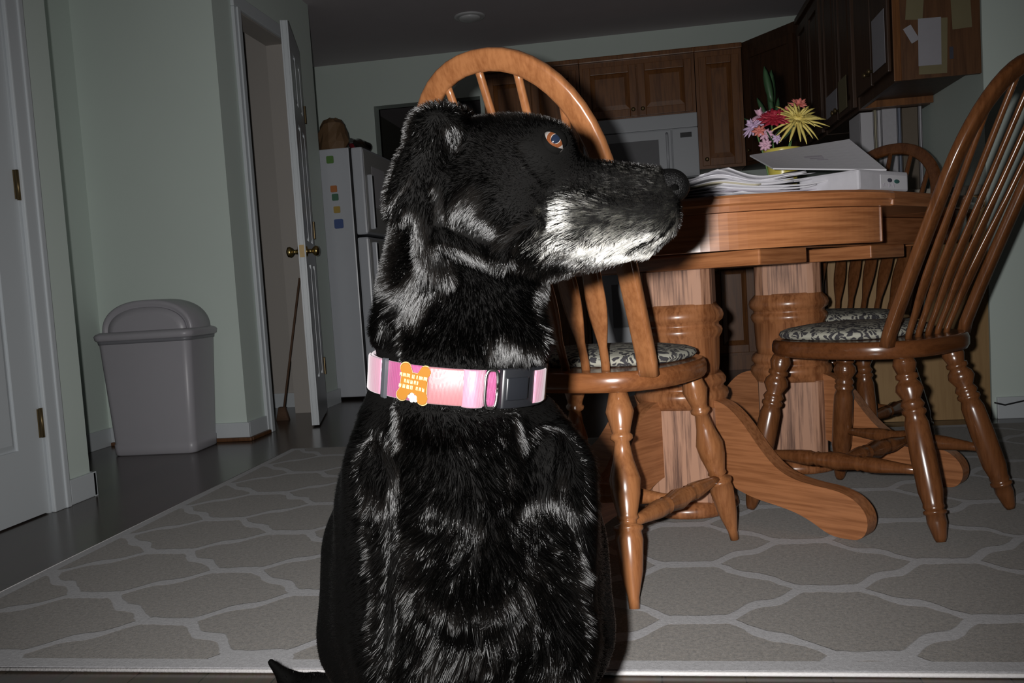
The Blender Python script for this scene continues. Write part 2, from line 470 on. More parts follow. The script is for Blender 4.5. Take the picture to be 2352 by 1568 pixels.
# kitchen shell
struct('wall_fridge', MB().box((-2.5, 4.9, 0), (-2.4, 6.2, CEIL)), M['wall'])
struct('wall_back', MB().box((-3.6, 6.2, 0), (-1.88, 6.32, CEIL)).box((-1.88, 6.2, 2.02), (-1.08, 6.32, CEIL)).box((-1.08, 6.2, 0), (1.45, 6.32, CEIL)), M['wall'])
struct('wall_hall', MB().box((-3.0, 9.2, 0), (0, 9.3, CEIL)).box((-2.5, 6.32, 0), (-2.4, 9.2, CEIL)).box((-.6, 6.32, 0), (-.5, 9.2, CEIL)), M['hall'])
struct('wall_kitchen_right', MB().box((1.33, 3.67, 0), (1.45, 6.2, CEIL)), M['wall'])
struct('wall_right', MB().box((1.33, 3.55, 0), (3.6, 3.67, CEIL)), M['wall'])
struct('baseboard_right', MB().box((1.345, 3.537, 0), (3.6, 3.55, .085), bev=.003), M['trim'])
struct('wall_far_right', MB().box((3.5, -1.6, 0), (3.6, 3.55, CEIL)), M['wall'])

# ------------------------------------------------------------------ rug
rug = thing('area_rug', 'grey trellis area rug lying under the dog, table and chairs', 'rug', (0, 0, 0))
bx('pile', (-1.50, 1.352, 0.0005), (1.9, 3.40, .008), M['rug'], rug)
MB().tube([(-1.5, 1.347, .0042), (1.9, 1.347, .0042)], .0038, 8).tube([(-1.5, 3.404, .0042), (1.9, 3.404, .0042)], .0038, 8).tube([(-1.504, 1.345, .0042), (-1.504, 3.405, .0042)], .0038, 8).build('binding', M['binding'], rug)

# ------------------------------------------------------------------ kitchen cabinets
def cabinet(name, label, loc, rz, w, d, z0, z1, doors, mat='cab', knob_side=None, toe=0.0, drawers=0.0, cornice=False):
    """front at local y = 0 facing -y, body runs to y = d"""
    t = thing(name, label, 'cabinet', (loc[0], loc[1], 0), rz)
    mb = MB().box((0, .02, z0 + toe), (w, d, z1))
    if toe: mb.box((0, .07, z0), (w, d, z0 + toe))
    mb.build('body', M[mat], t)
    fr = .035
    fm = MB().box((0, 0, z0 + toe), (fr, .02, z1)).box((w - fr, 0, z0 + toe), (w, .02, z1)).box((fr, 0, z1 - (.085 if cornice else fr)), (w - fr, .02, z1)).box((fr, 0, z0 + toe), (w - fr, .02, z0 + toe + fr))
    if cornice: fm.box((-.004, -.022, z1 - .035), (w + .004, .02, z1), bev=.006)
    fm.build('face_frame', M[mat], t)
    zt = z1 - (.07 if cornice else .018); zb = z0 + toe + .018
    def front(nm, x0, x1, a, c, kx, kz):
        s = .05; mb = MB()
        mb.box((x0, -.019, a), (x0 + s, -.0005, c), bev=.003).box((x1 - s, -.019, a), (x1, -.0005, c), bev=.003)
        mb.box((x0 + s, -.019, c - s), (x1 - s, -.0005, c), bev=.003).box((x0 + s, -.019, a), (x1 - s, -.0005, a + s), bev=.003)
        dd = mb.build(nm, M[mat], t)
        g = .03
        r0 = [(x0 + s, -.006, a + s), (x1 - s, -.006, a + s), (x1 - s, -.006, c - s), (x0 + s, -.006, c - s)]
        r1 = [(x0 + s + g, -.016, a + s + g), (x1 - s - g, -.016, a + s + g), (x1 - s - g, -.016, c - s - g), (x0 + s + g, -.016, c - s - g)]
        if c - a > 2 * (s + g): MB().rings([r0, r1], smooth=False).build('panel', M[mat], dd)
        MB().turned((kx, -.019, kz), (kx, -.045, kz), [(0, .007), (.4, .006), (.6, .013), (.85, .014), (1, .006)], 12).build('knob', M['hinge'], dd)
    n = len(doors); x = fr * .5
    tot = sum(doors); avail = w - fr
    for i, ww in enumerate(doors):
        x1 = x + avail * ww / tot
        left = (i % 2 == 1) if knob_side is None else (knob_side == 'l')
        kx = x + .03 if left else x1 - .033
        top = zt
        if drawers:
            front('drawer', x + .003, x1 - .003, zt - drawers, zt, (x + x1) / 2, zt - drawers / 2); top = zt - drawers - .012
        front('door', x + .003, x1 - .003, zb, top, kx, (zb + .04) if z0 > 1 else top - .05)
        x = x1
    return t

UP = 1.33
cabinet('wall_cabinet', 'oak wall cabinet left of the microwave with two tall doors', (-1.0, 5.9), 0, .66, .295, UP, 2.13, [1, 1], cornice=True)
cabinet('wall_cabinet', 'short oak wall cabinet directly above the white microwave', (-.335, 5.9), 0, .76, .295, 1.70, 2.13, [1, 1], cornice=True)
cabinet('wall_cabinet', 'narrow oak wall cabinet touching the right side of the microwave', (.43, 5.9), 0, .30, .295, UP, 2.13, [1], cornice=True, knob_side='l')
# diagonal corner cabinet
cc = thing('corner_cabinet', 'oak diagonal corner cabinet behind the bouquet', 'cabinet', (.735, 5.9, 0))
MB().prism([(0, .006), (.285, -.40), (.59, -.40), (.59, .29), (0, .29)], UP, 2.13).build('body', M['cab_shaded'], cc)
ddir = Vector((.285, -.40)); ang = math.atan2(ddir.y, ddir.x); lw = ddir.length
dm = MB().box((.03, -.019, UP + .02), (.08, 0, 2.06), bev=.003).box((lw - .08, -.019, UP + .02), (lw - .03, 0, 2.06), bev=.003).box((.08, -.019, 2.01), (lw - .08, 0, 2.06), bev=.003).box((.08, -.019, UP + .02), (lw - .08, 0, UP + .07), bev=.003).box((.08, -.008, UP + .07), (lw - .08, 0, 2.01))
cdoor = dm.build('door', M['cab_shaded'], cc, (0, 0, 0), (0, 0, ang))
MB().turned((.06, -.019, UP + .09), (.06, -.045, UP + .09), [(0, .007), (.5, .006), (.7, .014), (1, .007)], 12).build('knob', M['hinge'], cdoor)
# run on the right wall, fronts facing left
for i, (va, vb) in enumerate(((4.14, 4.80), (4.82, 5.48))):
    cabinet('wall_cabinet', ['oak wall cabinet on the kitchen side wall next to the corner cabinet', 'oak wall cabinet on the kitchen side wall with a photo card on its doors'][1 - i], (1.02, vb), R(-90), vb - va, .305, UP, 2.13, [1, 1], mat='cab_shaded', cornice=True)
ec = thing('end_wall_cabinet', 'oak hanging cabinet whose end panel is covered in taped notes', 'cabinet', (0, 0, 0))
mb = MB().box((1.02, 3.57, UP + .03), (1.326, 4.115, 2.13))
mb.build('body', M['cab_shaded'], ec)
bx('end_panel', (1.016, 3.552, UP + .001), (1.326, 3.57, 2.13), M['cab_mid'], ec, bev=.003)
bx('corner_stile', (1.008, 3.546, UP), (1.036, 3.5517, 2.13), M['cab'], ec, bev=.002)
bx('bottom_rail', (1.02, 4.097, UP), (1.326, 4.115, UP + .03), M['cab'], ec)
bx('front_rail', (1.016, 3.571, UP), (1.034, 4.096, UP + .03), M['cab_shaded'], ec)
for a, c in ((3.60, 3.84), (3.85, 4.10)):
    dd = MB().box((1.001, a, UP + .05), (1.0155, c, 2.09), bev=.004).build('door', M['cab_shaded'], ec)
    MB().turned((1.001, (c - .03) if a < 3.8 else a + .03, UP + .1), (.975, (c - .03) if a < 3.8 else a + .03, UP + .1), [(0, .007), (.5, .006), (.7, .014), (1, .007)], 12).build('knob', M['hinge'], dd)

# base units
cabinet('base_cabinet', 'dark oak base cabinet far behind the table pedestals', (-1.0, 5.60), 0, .66, .59, 0, .87, [1, 1], toe=.1, drawers=.14)
cabinet('base_cabinet', 'dark oak base cabinet between the stove and the side run', (.43, 5.60), 0, .30, .59, 0, .87, [1], toe=.1, drawers=.14, knob_side='l')
cabinet('base_cabinet', 'long oak base cabinet along the kitchen side wall', (.74, 5.56), R(-90), 1.98, .57, 0, .87, [1, 1, 1, 1], mat='cab_shaded', toe=.1, drawers=.14)
ep = bx('end_panel', (.735, 3.553, 0.001), (1.326, 3.572, .87), M['panel']); ep.name = 'base_end_panel'
tag(ep, 'plain tan wooden panel closing the base cabinets behind the chairs', 'panel')
bx('countertop', (.70, 3.54, .872), (1.328, 6.19, .91), M['counter'], bev=.006)
tag(bpy.data.objects['countertop'], 'speckled brown countertop carrying the upright white books', 'countertop')
ct = bx('countertop', (-1.0, 5.57, .872), (-.335, 6.19, .91), M['counter'], bev=.006); tag(ct, 'short countertop left of the stove', 'countertop')
ct = bx('countertop', (.43, 5.57, .872), (.698, 6.19, .91), M['counter'], bev=.006); tag(ct, 'short countertop between the stove and the side run', 'countertop')
# stove
st = thing('stove', 'white stove standing below the microwave', 'stove', (-.33, 5.58, 0))
bx('body', (0, .03, 0), (.755, .60, .90), M['fridge'], st)
od = bx('oven_door', (.01, 0, .20), (.745, .028, .74), M['fridge'], st, bev=.008)
bx('oven_window', (.14, -.003, .32), (.615, .001, .60), M['mw_glass'], od)
MB().tube([(.08, -.002, .70), (.08, -.04, .70), (.675, -.04, .70), (.675, -.002, .70)], .01).build('handle', M['fridge'], od)
bx('drawer', (.01, 0, .04), (.745, .028, .185), M['fridge'], st, bev=.006)
bx('control_panel', (.005, .52, .90), (.75, .60, 1.05), M['fridge'], st, bev=.01)
for x, y in ((.19, .17), (.56, .17), (.19, .41), (.56, .41)):
    MB().lathe([(.09, .901), (.09, .91), (.05, .912)], 20, Matrix.Translation((x, y, 0))).build('burner', M['black'], st)
# microwave
mw = thing('microwave', 'white microwave mounted under the short oak cabinet', 'microwave', (-.335, 5.80, 0))
bx('body', (.003, .03, 1.275), (.757, .39, 1.695), M['mw'], mw, bev=.006)
bx('vent_grille', (.003, .006, 1.60), (.757, .029, 1.693), M['mw'], mw, bev=.006)
md = bx('door', (.003, 0, 1.28), (.585, .029, 1.594), M['mw'], mw, bev=.006)
bx('window', (.12, -.002, 1.33), (.50, .002, 1.535), M['mw_glass'], md)
MB().tube([(.555, .0, 1.31), (.555, -.03, 1.33), (.555, -.03, 1.55), (.555, 0, 1.57)], .009).build('handle', M['mw'], md)
cp = bx('control_panel', (.590, .002, 1.28), (.757, .029, 1.594), M['mw'], mw, bev=.004)
bx('display', (.642, -.001, 1.535), (.716, .003, 1.567), M['black'], cp)
bx('badge', (.10, -.0015, 1.559), (.118, .002, 1.573), M['steel'], md)

# recessed ceiling lamp
cl = thing('ceiling_light', 'round recessed ceiling light, switched off, near the kitchen', 'ceiling light', (-.98, 5.44, CEIL))
MB().lathe([(.085, -.010), (.098, -.006), (.10, 0)], 32).build('trim_ring', M['glass'], cl)
MB().ball((0, 0, -.011), (.07, .07, .02), n=24).build('lens', M['glass'], cl)

# ------------------------------------------------------------------ refrigerator and what is on it
FU, FV = -1.60, 4.97
fr = thing('refrigerator', 'white top-freezer refrigerator seen from its side past the pantry door', 'refrigerator', (FU, FV, 0))
bx('body', (-.72, 0.01, .02), (-.085, .74, 1.525), M['fridge'], fr, bev=.008)
for nm, a, c in (('refrigerator_door', .06, .985), ('freezer_door', 1.0, 1.52)):
    dd = bx(nm, (-.07, 0, a), (0, .75, c), M['fridge'], fr, bev=.012)
    bx('door_skin', (-.002, .015, a + .015), (.003, .735, c - .015), M['fridge_front'], dd)
    h0, h1 = (c - .42, c - .03) if nm[0] == 'r' else (a + .03, a + .36)
    MB().box((.003, .05, h0), (.035, .075, h1), bev=.008).build('handle', M['fridge'], dd)
    bx('handle_strip', (.0352, .052, h0 + .01), (.037, .073, h1 - .01), M['black'], dd)
bx('gasket', (-.084, .006, .06), (-.071, .744, 1.52), M['black'], fr)
for cdict in ((('green', (.10, .22, .05)), -1.805, 1.46, .022), (('orange', (.45, .16, .05)), -1.795, 1.285, .02), (('dark green', (.06, .16, .10)), -1.79, 1.235, .02), (('yellow', (.42, .28, .06)), -1.785, 1.16, .02), (('blue', (.06, .10, .26)), -1.78, 1.075, .028)):
    (cn, c), u_, z_, s_ = cdict
    o = MB().prism(rrect(-s_, -s_, s_, s_, s_ * .3, 3), 0, .006).build('fridge_magnet', plain('magnet_' + cn.replace(' ', '_'), c, .5), None, (u_, FV + .0095, z_), (R(90), 0, 0))
    tag(o, 'small %s square magnet on the side of the refrigerator' % cn, 'magnet', 'magnets on the refrigerator')
o = bx('paper_sheet', (FU + .0035, 5.12, 1.17), (FU + .0045, 5.38, 1.42), M['paper'])
tag(o, 'white sheet of paper stuck to the freezer door', 'paper')
o = bx('paper_sheet', (FU + .0035, 5.42, 1.15), (FU + .0045, 5.56, 1.38), M['paper'])
tag(o, 'narrow note stuck beside the sheet on the freezer door', 'paper')
# oven mitt hanging from the lower handle
om = thing('oven_mitt', 'dark brown quilted oven mitt hanging from the refrigerator handle', 'oven mitt', (FU + .055, 5.03, .56))
prof = [(-.05, .15), (.055, .16), (.075, .10), (.085, .02), (.05, -.05), (.005, -.12), (-.03, -.06), (-.07, .04)]
mbm = MB().rings([[(-.009, x, z) for x, z in prof], [(0, x * 1.06, z * 1.06) for x, z in prof], [(.009, x, z) for x, z in prof]], smooth=True)
mbm.build('mitt', M['cloth'], om)
MB().tube([(0, .0, .155), (-.01, .004, .20), (-.012, 0, .24), (0, -.006, .20), (0, -.004, .155)], .003, 6).build('loop', M['cloth'], om)
# things on top of the refrigerator
pb = thing('paper_bag', 'crumpled brown paper bag on top of the refrigerator', 'bag', (-1.815, 5.09, 1.526))
rs = []
rnd = random.Random(4)
for z, w_ in ((0, .07), (.05, .082), (.11, .078), (.16, .066), (.19, .04), (.20, .015)):
    rs.append([((w_ + rnd.uniform(-.012, .012)) * math.cos(a) * 1.1, (w_ + rnd.uniform(-.012, .012)) * math.sin(a), z + rnd.uniform(-.006, .006) * (z > 0)) for a in [2 * math.pi * k / 12 for k in range(12)]])
MB().rings(rs, smooth=False).build('bag_body', M['bag'], pb)
rb = thing('bowl', 'dark red glazed bowl beside the paper bag on the refrigerator', 'bowl', (-1.735, 5.34, 1.526))
MB().lathe([(.03, 0), (.032, .008), (.055, .03), (.068, .075), (.064, .075), (.05, .034), (.01, .014)], 24).build('bowl_body', M['red'], rb)
bt = thing('bottle', 'dark glass bottle lying on its side on the refrigerator', 'bottle', (-1.645, 5.06, 1.557))
MB().turned((0, .16, 0), (-.01, -.09, .0), [(0, .02), (.02, .03), (.62, .03), (.76, .014), (.97, .013), (1, .010)], 20).build('bottle_body', M['bottle'], bt)
MB().turned((-.01, -.088, 0), (-.011, -.112, 0), [(0, .0145), (1, .0145)], 16).build('cap', M['steel'], bt)

# ------------------------------------------------------------------ bin, broom, cord
tc_ = thing('trash_can', 'grey plastic trash can with a domed swing lid in the nook', 'trash can', (-2.145, 3.525, 0), R(2))
rs = []
for z, w, d, r in ((0, .183, .108, .03), (.006, .19, .114, .03), (.05, .192, .116, .03), (.053, .189, .113, .03), (.49, .212, .130, .035), (.495, .213, .131, .035)):
    rs.append([(x, y, z) for x, y in rrect(-w, -d, w, d, r, 6)])
MB().rings(rs).build('bin_body', M['plastic'], tc_)
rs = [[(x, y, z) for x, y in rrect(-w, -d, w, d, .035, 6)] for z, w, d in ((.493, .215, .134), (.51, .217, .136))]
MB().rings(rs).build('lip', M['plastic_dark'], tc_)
rs = [[(x, y, z) for x, y in rrect(-w, -d, w, d, .045, 6)] for z, w, d in ((.508, .222, .141), (.513, .227, .146), (.53, .229, .148), (.538, .224, .143), (.545, .21, .13))]
MB().rings(rs).build('lid_rim', M['plastic'], tc_)
def dome(y0, y1, a, hgt, zb, n=28, inset=0.0):
    return [[(a * math.cos(math.pi * k / n), y, zb + hgt * math.sin(math.pi * k / n) ** .92) for k in range(n + 1)] for y in (y0, y1)]
ringsd = []
for y, a, hh in ((-.085, .0, 0),):
    pass
mbd = MB()
arch = lambda a, h_, y: [(a * math.copysign(abs(math.cos(math.pi * k / 28)) ** .85, math.cos(math.pi * k / 28)), y, .54 + h_ * math.sin(math.pi * k / 28) ** .9) for k in range(29)]
mbd.rings([arch(.185, .108, -.075), arch(.193, .118, -.083), arch(.205, .132, -.085), arch(.212, .138, -.075), arch(.212, .138, .085), arch(.2, .12, .105)], closed=False, caps=True)
mbd.build('dome_hood', M['plastic'], tc_)
fl = MB().rings([arch(.15, .08, -.092), arch(.178, .105, -.086), arch(.183, .107, -.074)], closed=False, caps=True)
fl.build('swing_flap', M['plastic'], tc_)

br = thing('broom', 'thin dark broom leaning inside the pantry doorway', 'broom', (-1.925, 4.285, 0))
MB().tube([(0, 0, .02), (.075, .012, .40), (.145, .024, .75)], .006, 8).build('handle', M['cloth'], br)
MB().rings([[(x * 1.2 - .03 * 0, y, 0) for x, y in rrect(-.03, -.018, .03, .018, .008, 2)], [(x * .6, y * .8, .07) for x, y in rrect(-.03, -.018, .03, .018, .008, 2)]]).build('broom_head', M['cloth'], br)
cb = MB().tube([(1.332, 3.532, .066), (1.345, 3.532, .062), (1.37, 3.532, .055), (1.41, 3.532, .063), (1.47, 3.532, .075), (1.60, 3.532, .08)], .0035, 6).build('power_cable', M['black'])
tag(cb, 'thin dark cord running above the baseboard on the side wall', 'cord')

# notes on the cabinet end panel
def sheet(u0, u1, z0, z1, v, mat, label, tilt=0.0, cat='paper', group='papers taped to the cabinet'):
    cx, cz = (u0 + u1) / 2, (z0 + z1) / 2
    o = MB().box(((u0 - cx), -.0006, z0 - cz), ((u1 - cx), .0006, z1 - cz)).build('paper_note', mat, None, (cx, v, cz), (0, tilt, 0))
    return tag(o, label, cat, group)
PV = 3.5455
sheet(1.103, 1.205, 1.345, 1.553, PV + .0045, M['paper_y'], 'yellowed note backing, half hidden under a white sheet on the cabinet end', R(2))
sheet(1.100, 1.183, 1.378, 1.556, PV + .003, M['paper_d'], 'white printed sheet taped in the middle of the cabinet end panel', R(1))
sheet(1.222, 1.292, 1.505, 1.68, PV + .0045, M['paper_y'], 'yellowed note taped high on the cabinet end near the wall', R(-2))
sheet(1.062, 1.125, 1.555, 1.70, PV + .0045, M['paper_y'], 'tan note taped high on the cabinet end above a torn slip', R(5))
sheet(1.06, 1.092, 1.47, 1.535, PV + .0045, M['paper_d'], 'small torn white slip left of the printed sheet', R(-28))
sheet(1.212, 1.226, 1.395, 1.44, PV + .0045, M['ink'], 'tiny dark clip right of the printed sheet', 0, 'clip')
for i, (va, vb, za, zb, m_, lb) in enumerate(((3.62, 3.80, 1.42, 1.63, M['paper_d'], 'pale sheet stuck to the left-facing doors of the end cabinet'), (4.26, 4.42, 1.37, 1.52, M['paper_y'], 'cream photo card on the side-wall cabinet doors nearest the notes'), (4.46, 4.70, 1.39, 1.50, M['paper_d'], 'white card on the side-wall cabinet doors behind the bouquet'))):
    uu = .999 if i == 0 else .9985
    o = bx('paper_note', (uu - .0015, va, za), (uu, vb, zb), m_); tag(o, lb, 'paper')

# upright books on the counter
bk = [(1.030, 1.090, .425, 'tall wide white binder at the left end of the row', M['paper']), (1.092, 1.103, .44, 'thin cream booklet between two white binders', M['paper_c']), (1.105, 1.122, .43, 'slim white book next to the cream booklet', M['paper']),
      (1.124, 1.192, .44, 'broad grey-white binder in the middle of the row', M['paper_b']), (1.194, 1.208, .435, 'thin blue-grey book right of the broad binder', plain('blue_grey_cover', (.20, .22, .28), .5)), (1.210, 1.282, .43, 'dark brown book near the wall end of the row', plain('brown_cover', (.14, .11, .08), .5)), (1.285, 1.298, .44, 'narrow pale book at the wall end of the row', M['paper_b'])]
for a, c, hh, lb, m_ in bk:
    t = thing('book', lb, 'book', (a, 4.17, .911), 0, 'books upright on the counter'); hh *= .97
    w = c - a
    MB().box((0, 0, 0), (.003 if w > .01 else .002, .20, hh)).box((w - (.003 if w > .01 else .002), 0, 0), (w, .20, hh)).box((.001, 0, 0), (w - .001, .004, hh)).build('cover', m_, t)
    bx('pages', (.0035, .0045, .004), (w - .0035, .195, hh - .004), M['paper_c'], t)

# ------------------------------------------------------------------ dining table
AX = Vector((.62, .785, 0)).normalized(); LX = Vector((AX.y, -AX.x, 0))
C1 = Vector((.152, 2.416, 0)); LEAF = .45; RT = .545; ZT = .80
tang = math.atan2(AX.y, AX.x)
tb = thing('dining_table', 'oval oak pedestal dining table with papers and flowers on it', 'table', C1, tang)
# local: x along the long axis (from near end C1 at 0 to LEAF), y to the left of it
def half_disc(sgn, r, z0, z1, cx, n=80):
    pts = [(cx + sgn * r * math.sin(math.pi * k / n), r * math.cos(math.pi * k / n)) for k in range(n + 1)]
    if sgn > 0: pts = pts[::-1]
    return pts
def edge_loft(pts_fn, prof):
    return [[(x, y, z) for x, y in pts_fn(r)] for r, z in prof]
prof = [(RT - .02, ZT - .034), (RT - .006, ZT - .034), (RT - .004, ZT - .022), (RT + .004, ZT - .018), (RT + .004, ZT - .006), (RT - .002, ZT)]
for sgn, cx in ((-1, -.0006), (1, LEAF + .0006)):
    MB().rings(edge_loft(lambda r: half_disc(sgn, r, 0, 0, cx), prof), smooth=False).build('top_half', M['oak_h'], tb)
    # apron
    a = MB(); n = 80; ra, ri = RT - .028, RT - .05
    outer = [(cx + sgn * ra * math.sin(math.pi * k / n), ra * math.cos(math.pi * k / n)) for k in range(n + 1)]
    inner = [(cx + sgn * ri * math.sin(math.pi * k / n), ri * math.cos(math.pi * k / n)) for k in range(n + 1)]
    rs = [[(*o_, ZT - .115), (*o_, ZT - .035), (*i_, ZT - .035), (*i_, ZT - .115)] for o_, i_ in zip(outer, inner)]
    a.rings(rs, smooth=False).build('apron', M['oak_h'], tb)
    for s2 in (-1, 1):
        bx('apron_block', (cx - .006 if sgn < 0 else cx, s2 * (RT - .026), ZT - .113), (cx if sgn < 0 else cx + .006, s2 * (RT - .052), ZT - .035), M['oak'], tb)
MB().box((0, -RT, ZT - .034), (LEAF, RT, ZT), bev=.004).build('leaf', M['oak_x'], tb)
for y in (-.30, .30):
    bx('slide_rail', (-.30, y - .022, ZT - .112), (LEAF + .30, y + .022, ZT - .036), M['oak_x'], tb)
def oct_ring(r, z, s, n=48, rot=0.0):
    """s = 0 circle .. 1 chamfered square of half-width r"""
    out = []
    for k in range(n):
        a = 2 * math.pi * k / n
        c, sn = abs(math.cos(a)), abs(math.sin(a))
        sq = min(r / max(c, sn), r * 1.24 / ((c + sn) * .7071 * 1.0) * .98)
        rr = r * (1 - s) + sq * s
        out.append((rr * math.cos(a + rot), rr * math.sin(a + rot), z))
    return out
def pedestal(x, outward):
    rotp = R(90) - tang + R(-9)
    cr = MB().rings([oct_ring(r, z, s, rot=rotp) for z, r, s in ((ZT - .1505, .098, 1), (.56, .098, 1))], smooth=False)
    Mx = Matrix.Translation((x, 0, 0))
    def put(mb, nm, mat):
        o = mb.build(nm, mat, tb); o.location = (x, -.012, 0); return o
    put(cr, 'upper_column', M['oak_pale'])
    bars = MB().rings([oct_ring(r, z, s, rot=rotp) for z, r, s in ((.374, .100, .5), (.40, .104, .2), (.47, .107, 0), (.482, .114, 0), (.490, .116, 0), (.498, .113, 0), (.503, .107, 0), (.510, .107, 0), (.518, .117, 0), (.530, .1205, 0), (.542, .117, 0), (.552, .108, .3), (.562, .099, .9))])
    put(bars, 'turned_collar', M['oak'])
    lowr = MB().rings([oct_ring(r, z, s, rot=rotp) for z, r, s in ((.290, .104, .8), (.300, .112, .3), (.310, .120, 0), (.322, .124, 0), (.334, .121, 0), (.340, .112, 0), (.346, .112, 0), (.352, .118, 0), (.362, .119, 0), (.372, .113, 0), (.378, .106, .3))])
    put(lowr, 'turned_ring', M['oak'])
    put(MB().rings([oct_ring(.100, z, 1, rot=rotp) for z in (.045, .293)], smooth=False), 'lower_column', M['oak_pale'])
    put(MB().lathe([(.118, .010), (.132, .014), (.138, .026), (.134, .040), (.12, .050), (.09, .052)], 40), 'base_ring', M['oak'])
    # scroll feet
    for ang_ in ((-90, 90, 180) if outward < 0 else (-90, 90, 0)):
        up = [(.08, .318), (.13, .314), (.17, .298), (.21, .260), (.25, .205), (.29, .160), (.335, .134), (.395, .124), (.445, .120), (.485, .108), (.512, .084), (.522, .056), (.516, .028), (.500, .012), (.480, .0085)]
        dn = [(.440, .009), (.415, .018), (.385, .036), (.345, .052), (.295, .062), (.24, .070), (.19, .085), (.14, .110), (.08, .12)]
        out = up + dn; t2 = .024
        for _ in range(2):
            out = [q for (a_, b_), (c_, d_) in zip(out, out[1:] + out[:1]) for q in ((a_ * .75 + c_ * .25, b_ * .75 + d_ * .25), (a_ * .25 + c_ * .75, b_ * .25 + d_ * .75))]
        mbf = MB().prism([(a_, b_) for a_, b_ in out][::-1], -t2, t2)
        mbf.v = [(p[0], p[2], p[1]) for p in mbf.v]
        o = mbf.build('foot', M['oak_x'], tb); o.location = (x, 0, 0); o.rotation_euler = (0, 0, R(ang_))
PX1, PX2 = -.112, .47
pedestal(PX1, -1); pedestal(PX2, 1)
for x in (PX1, PX2):
    bx('top_cleat', (x - .11, -.33, ZT - .150), (x + .11, .33, ZT - .1125), M['oak_h'], tb, bev=.004)

# ------------------------------------------------------------------ chairs
PROF_A = [(0, .0125), (.05, .013), (.16, .020), (.30, .0235), (.335, .022), (.345, .0245), (.36, .0245), (.37, .017), (.385, .017), (.395, .020), (.41, .0185), (.50, .0245), (.57, .026), (.66, .019), (.74, .0155), (.755, .0205), (.77, .0205), (.78, .0175), (.80, .0185), (.88, .0245), (.93, .021), (1, .0165)]
PROF_B = [(0, .0125), (.02, .015), (.10, .020), (.14, .0195), (.145, .0225), (.16, .0225), (.165, .019), (.18, .0215), (.20, .0205), (.26, .024), (.45, .0245), (.62, .0235), (.66, .020), (.675, .0235), (.69, .0235), (.70, .020), (.72, .0235), (.735, .0215), (.75, .019), (.80, .0265), (.83, .0245), (.855, .0185), (.865, .0225), (.885, .0225), (.89, .019), (.94, .0235), (.97, .021), (1, .016)]
PROF_S = [(0, .0105), (.12, .0125), (.27, .018), (.33, .0185), (.36, .0155), (.375, .0185), (.39, .0165), (.50, .0215), (.61, .0165), (.625, .0185), (.64, .0155), (.67, .0185), (.73, .018), (.88, .0125), (1, .0105)]
ZS = .445
PROF_A = [(t_, .0205 + (r_ - .019) * 1.55) for t_, r_ in PROF_A]
PROF_B = [(t_, .0205 + (r_ - .0195) * 1.5) for t_, r_ in PROF_B]
PROF_S = [(t_, .0145 + (r_ - .0145) * 1.25) for t_, r_ in PROF_S]
def back_y(z):
    s = max(0, (z - ZS) / .60)
    return -.138 - .265 * (s ** 1.05)
def bow_half(z):
    if z <= .80: return .186 + .010 * (z - ZS) / .355
    q = min(1, (z - .80) / .235)
    return .196 * (1 - q ** 2.1) ** .5
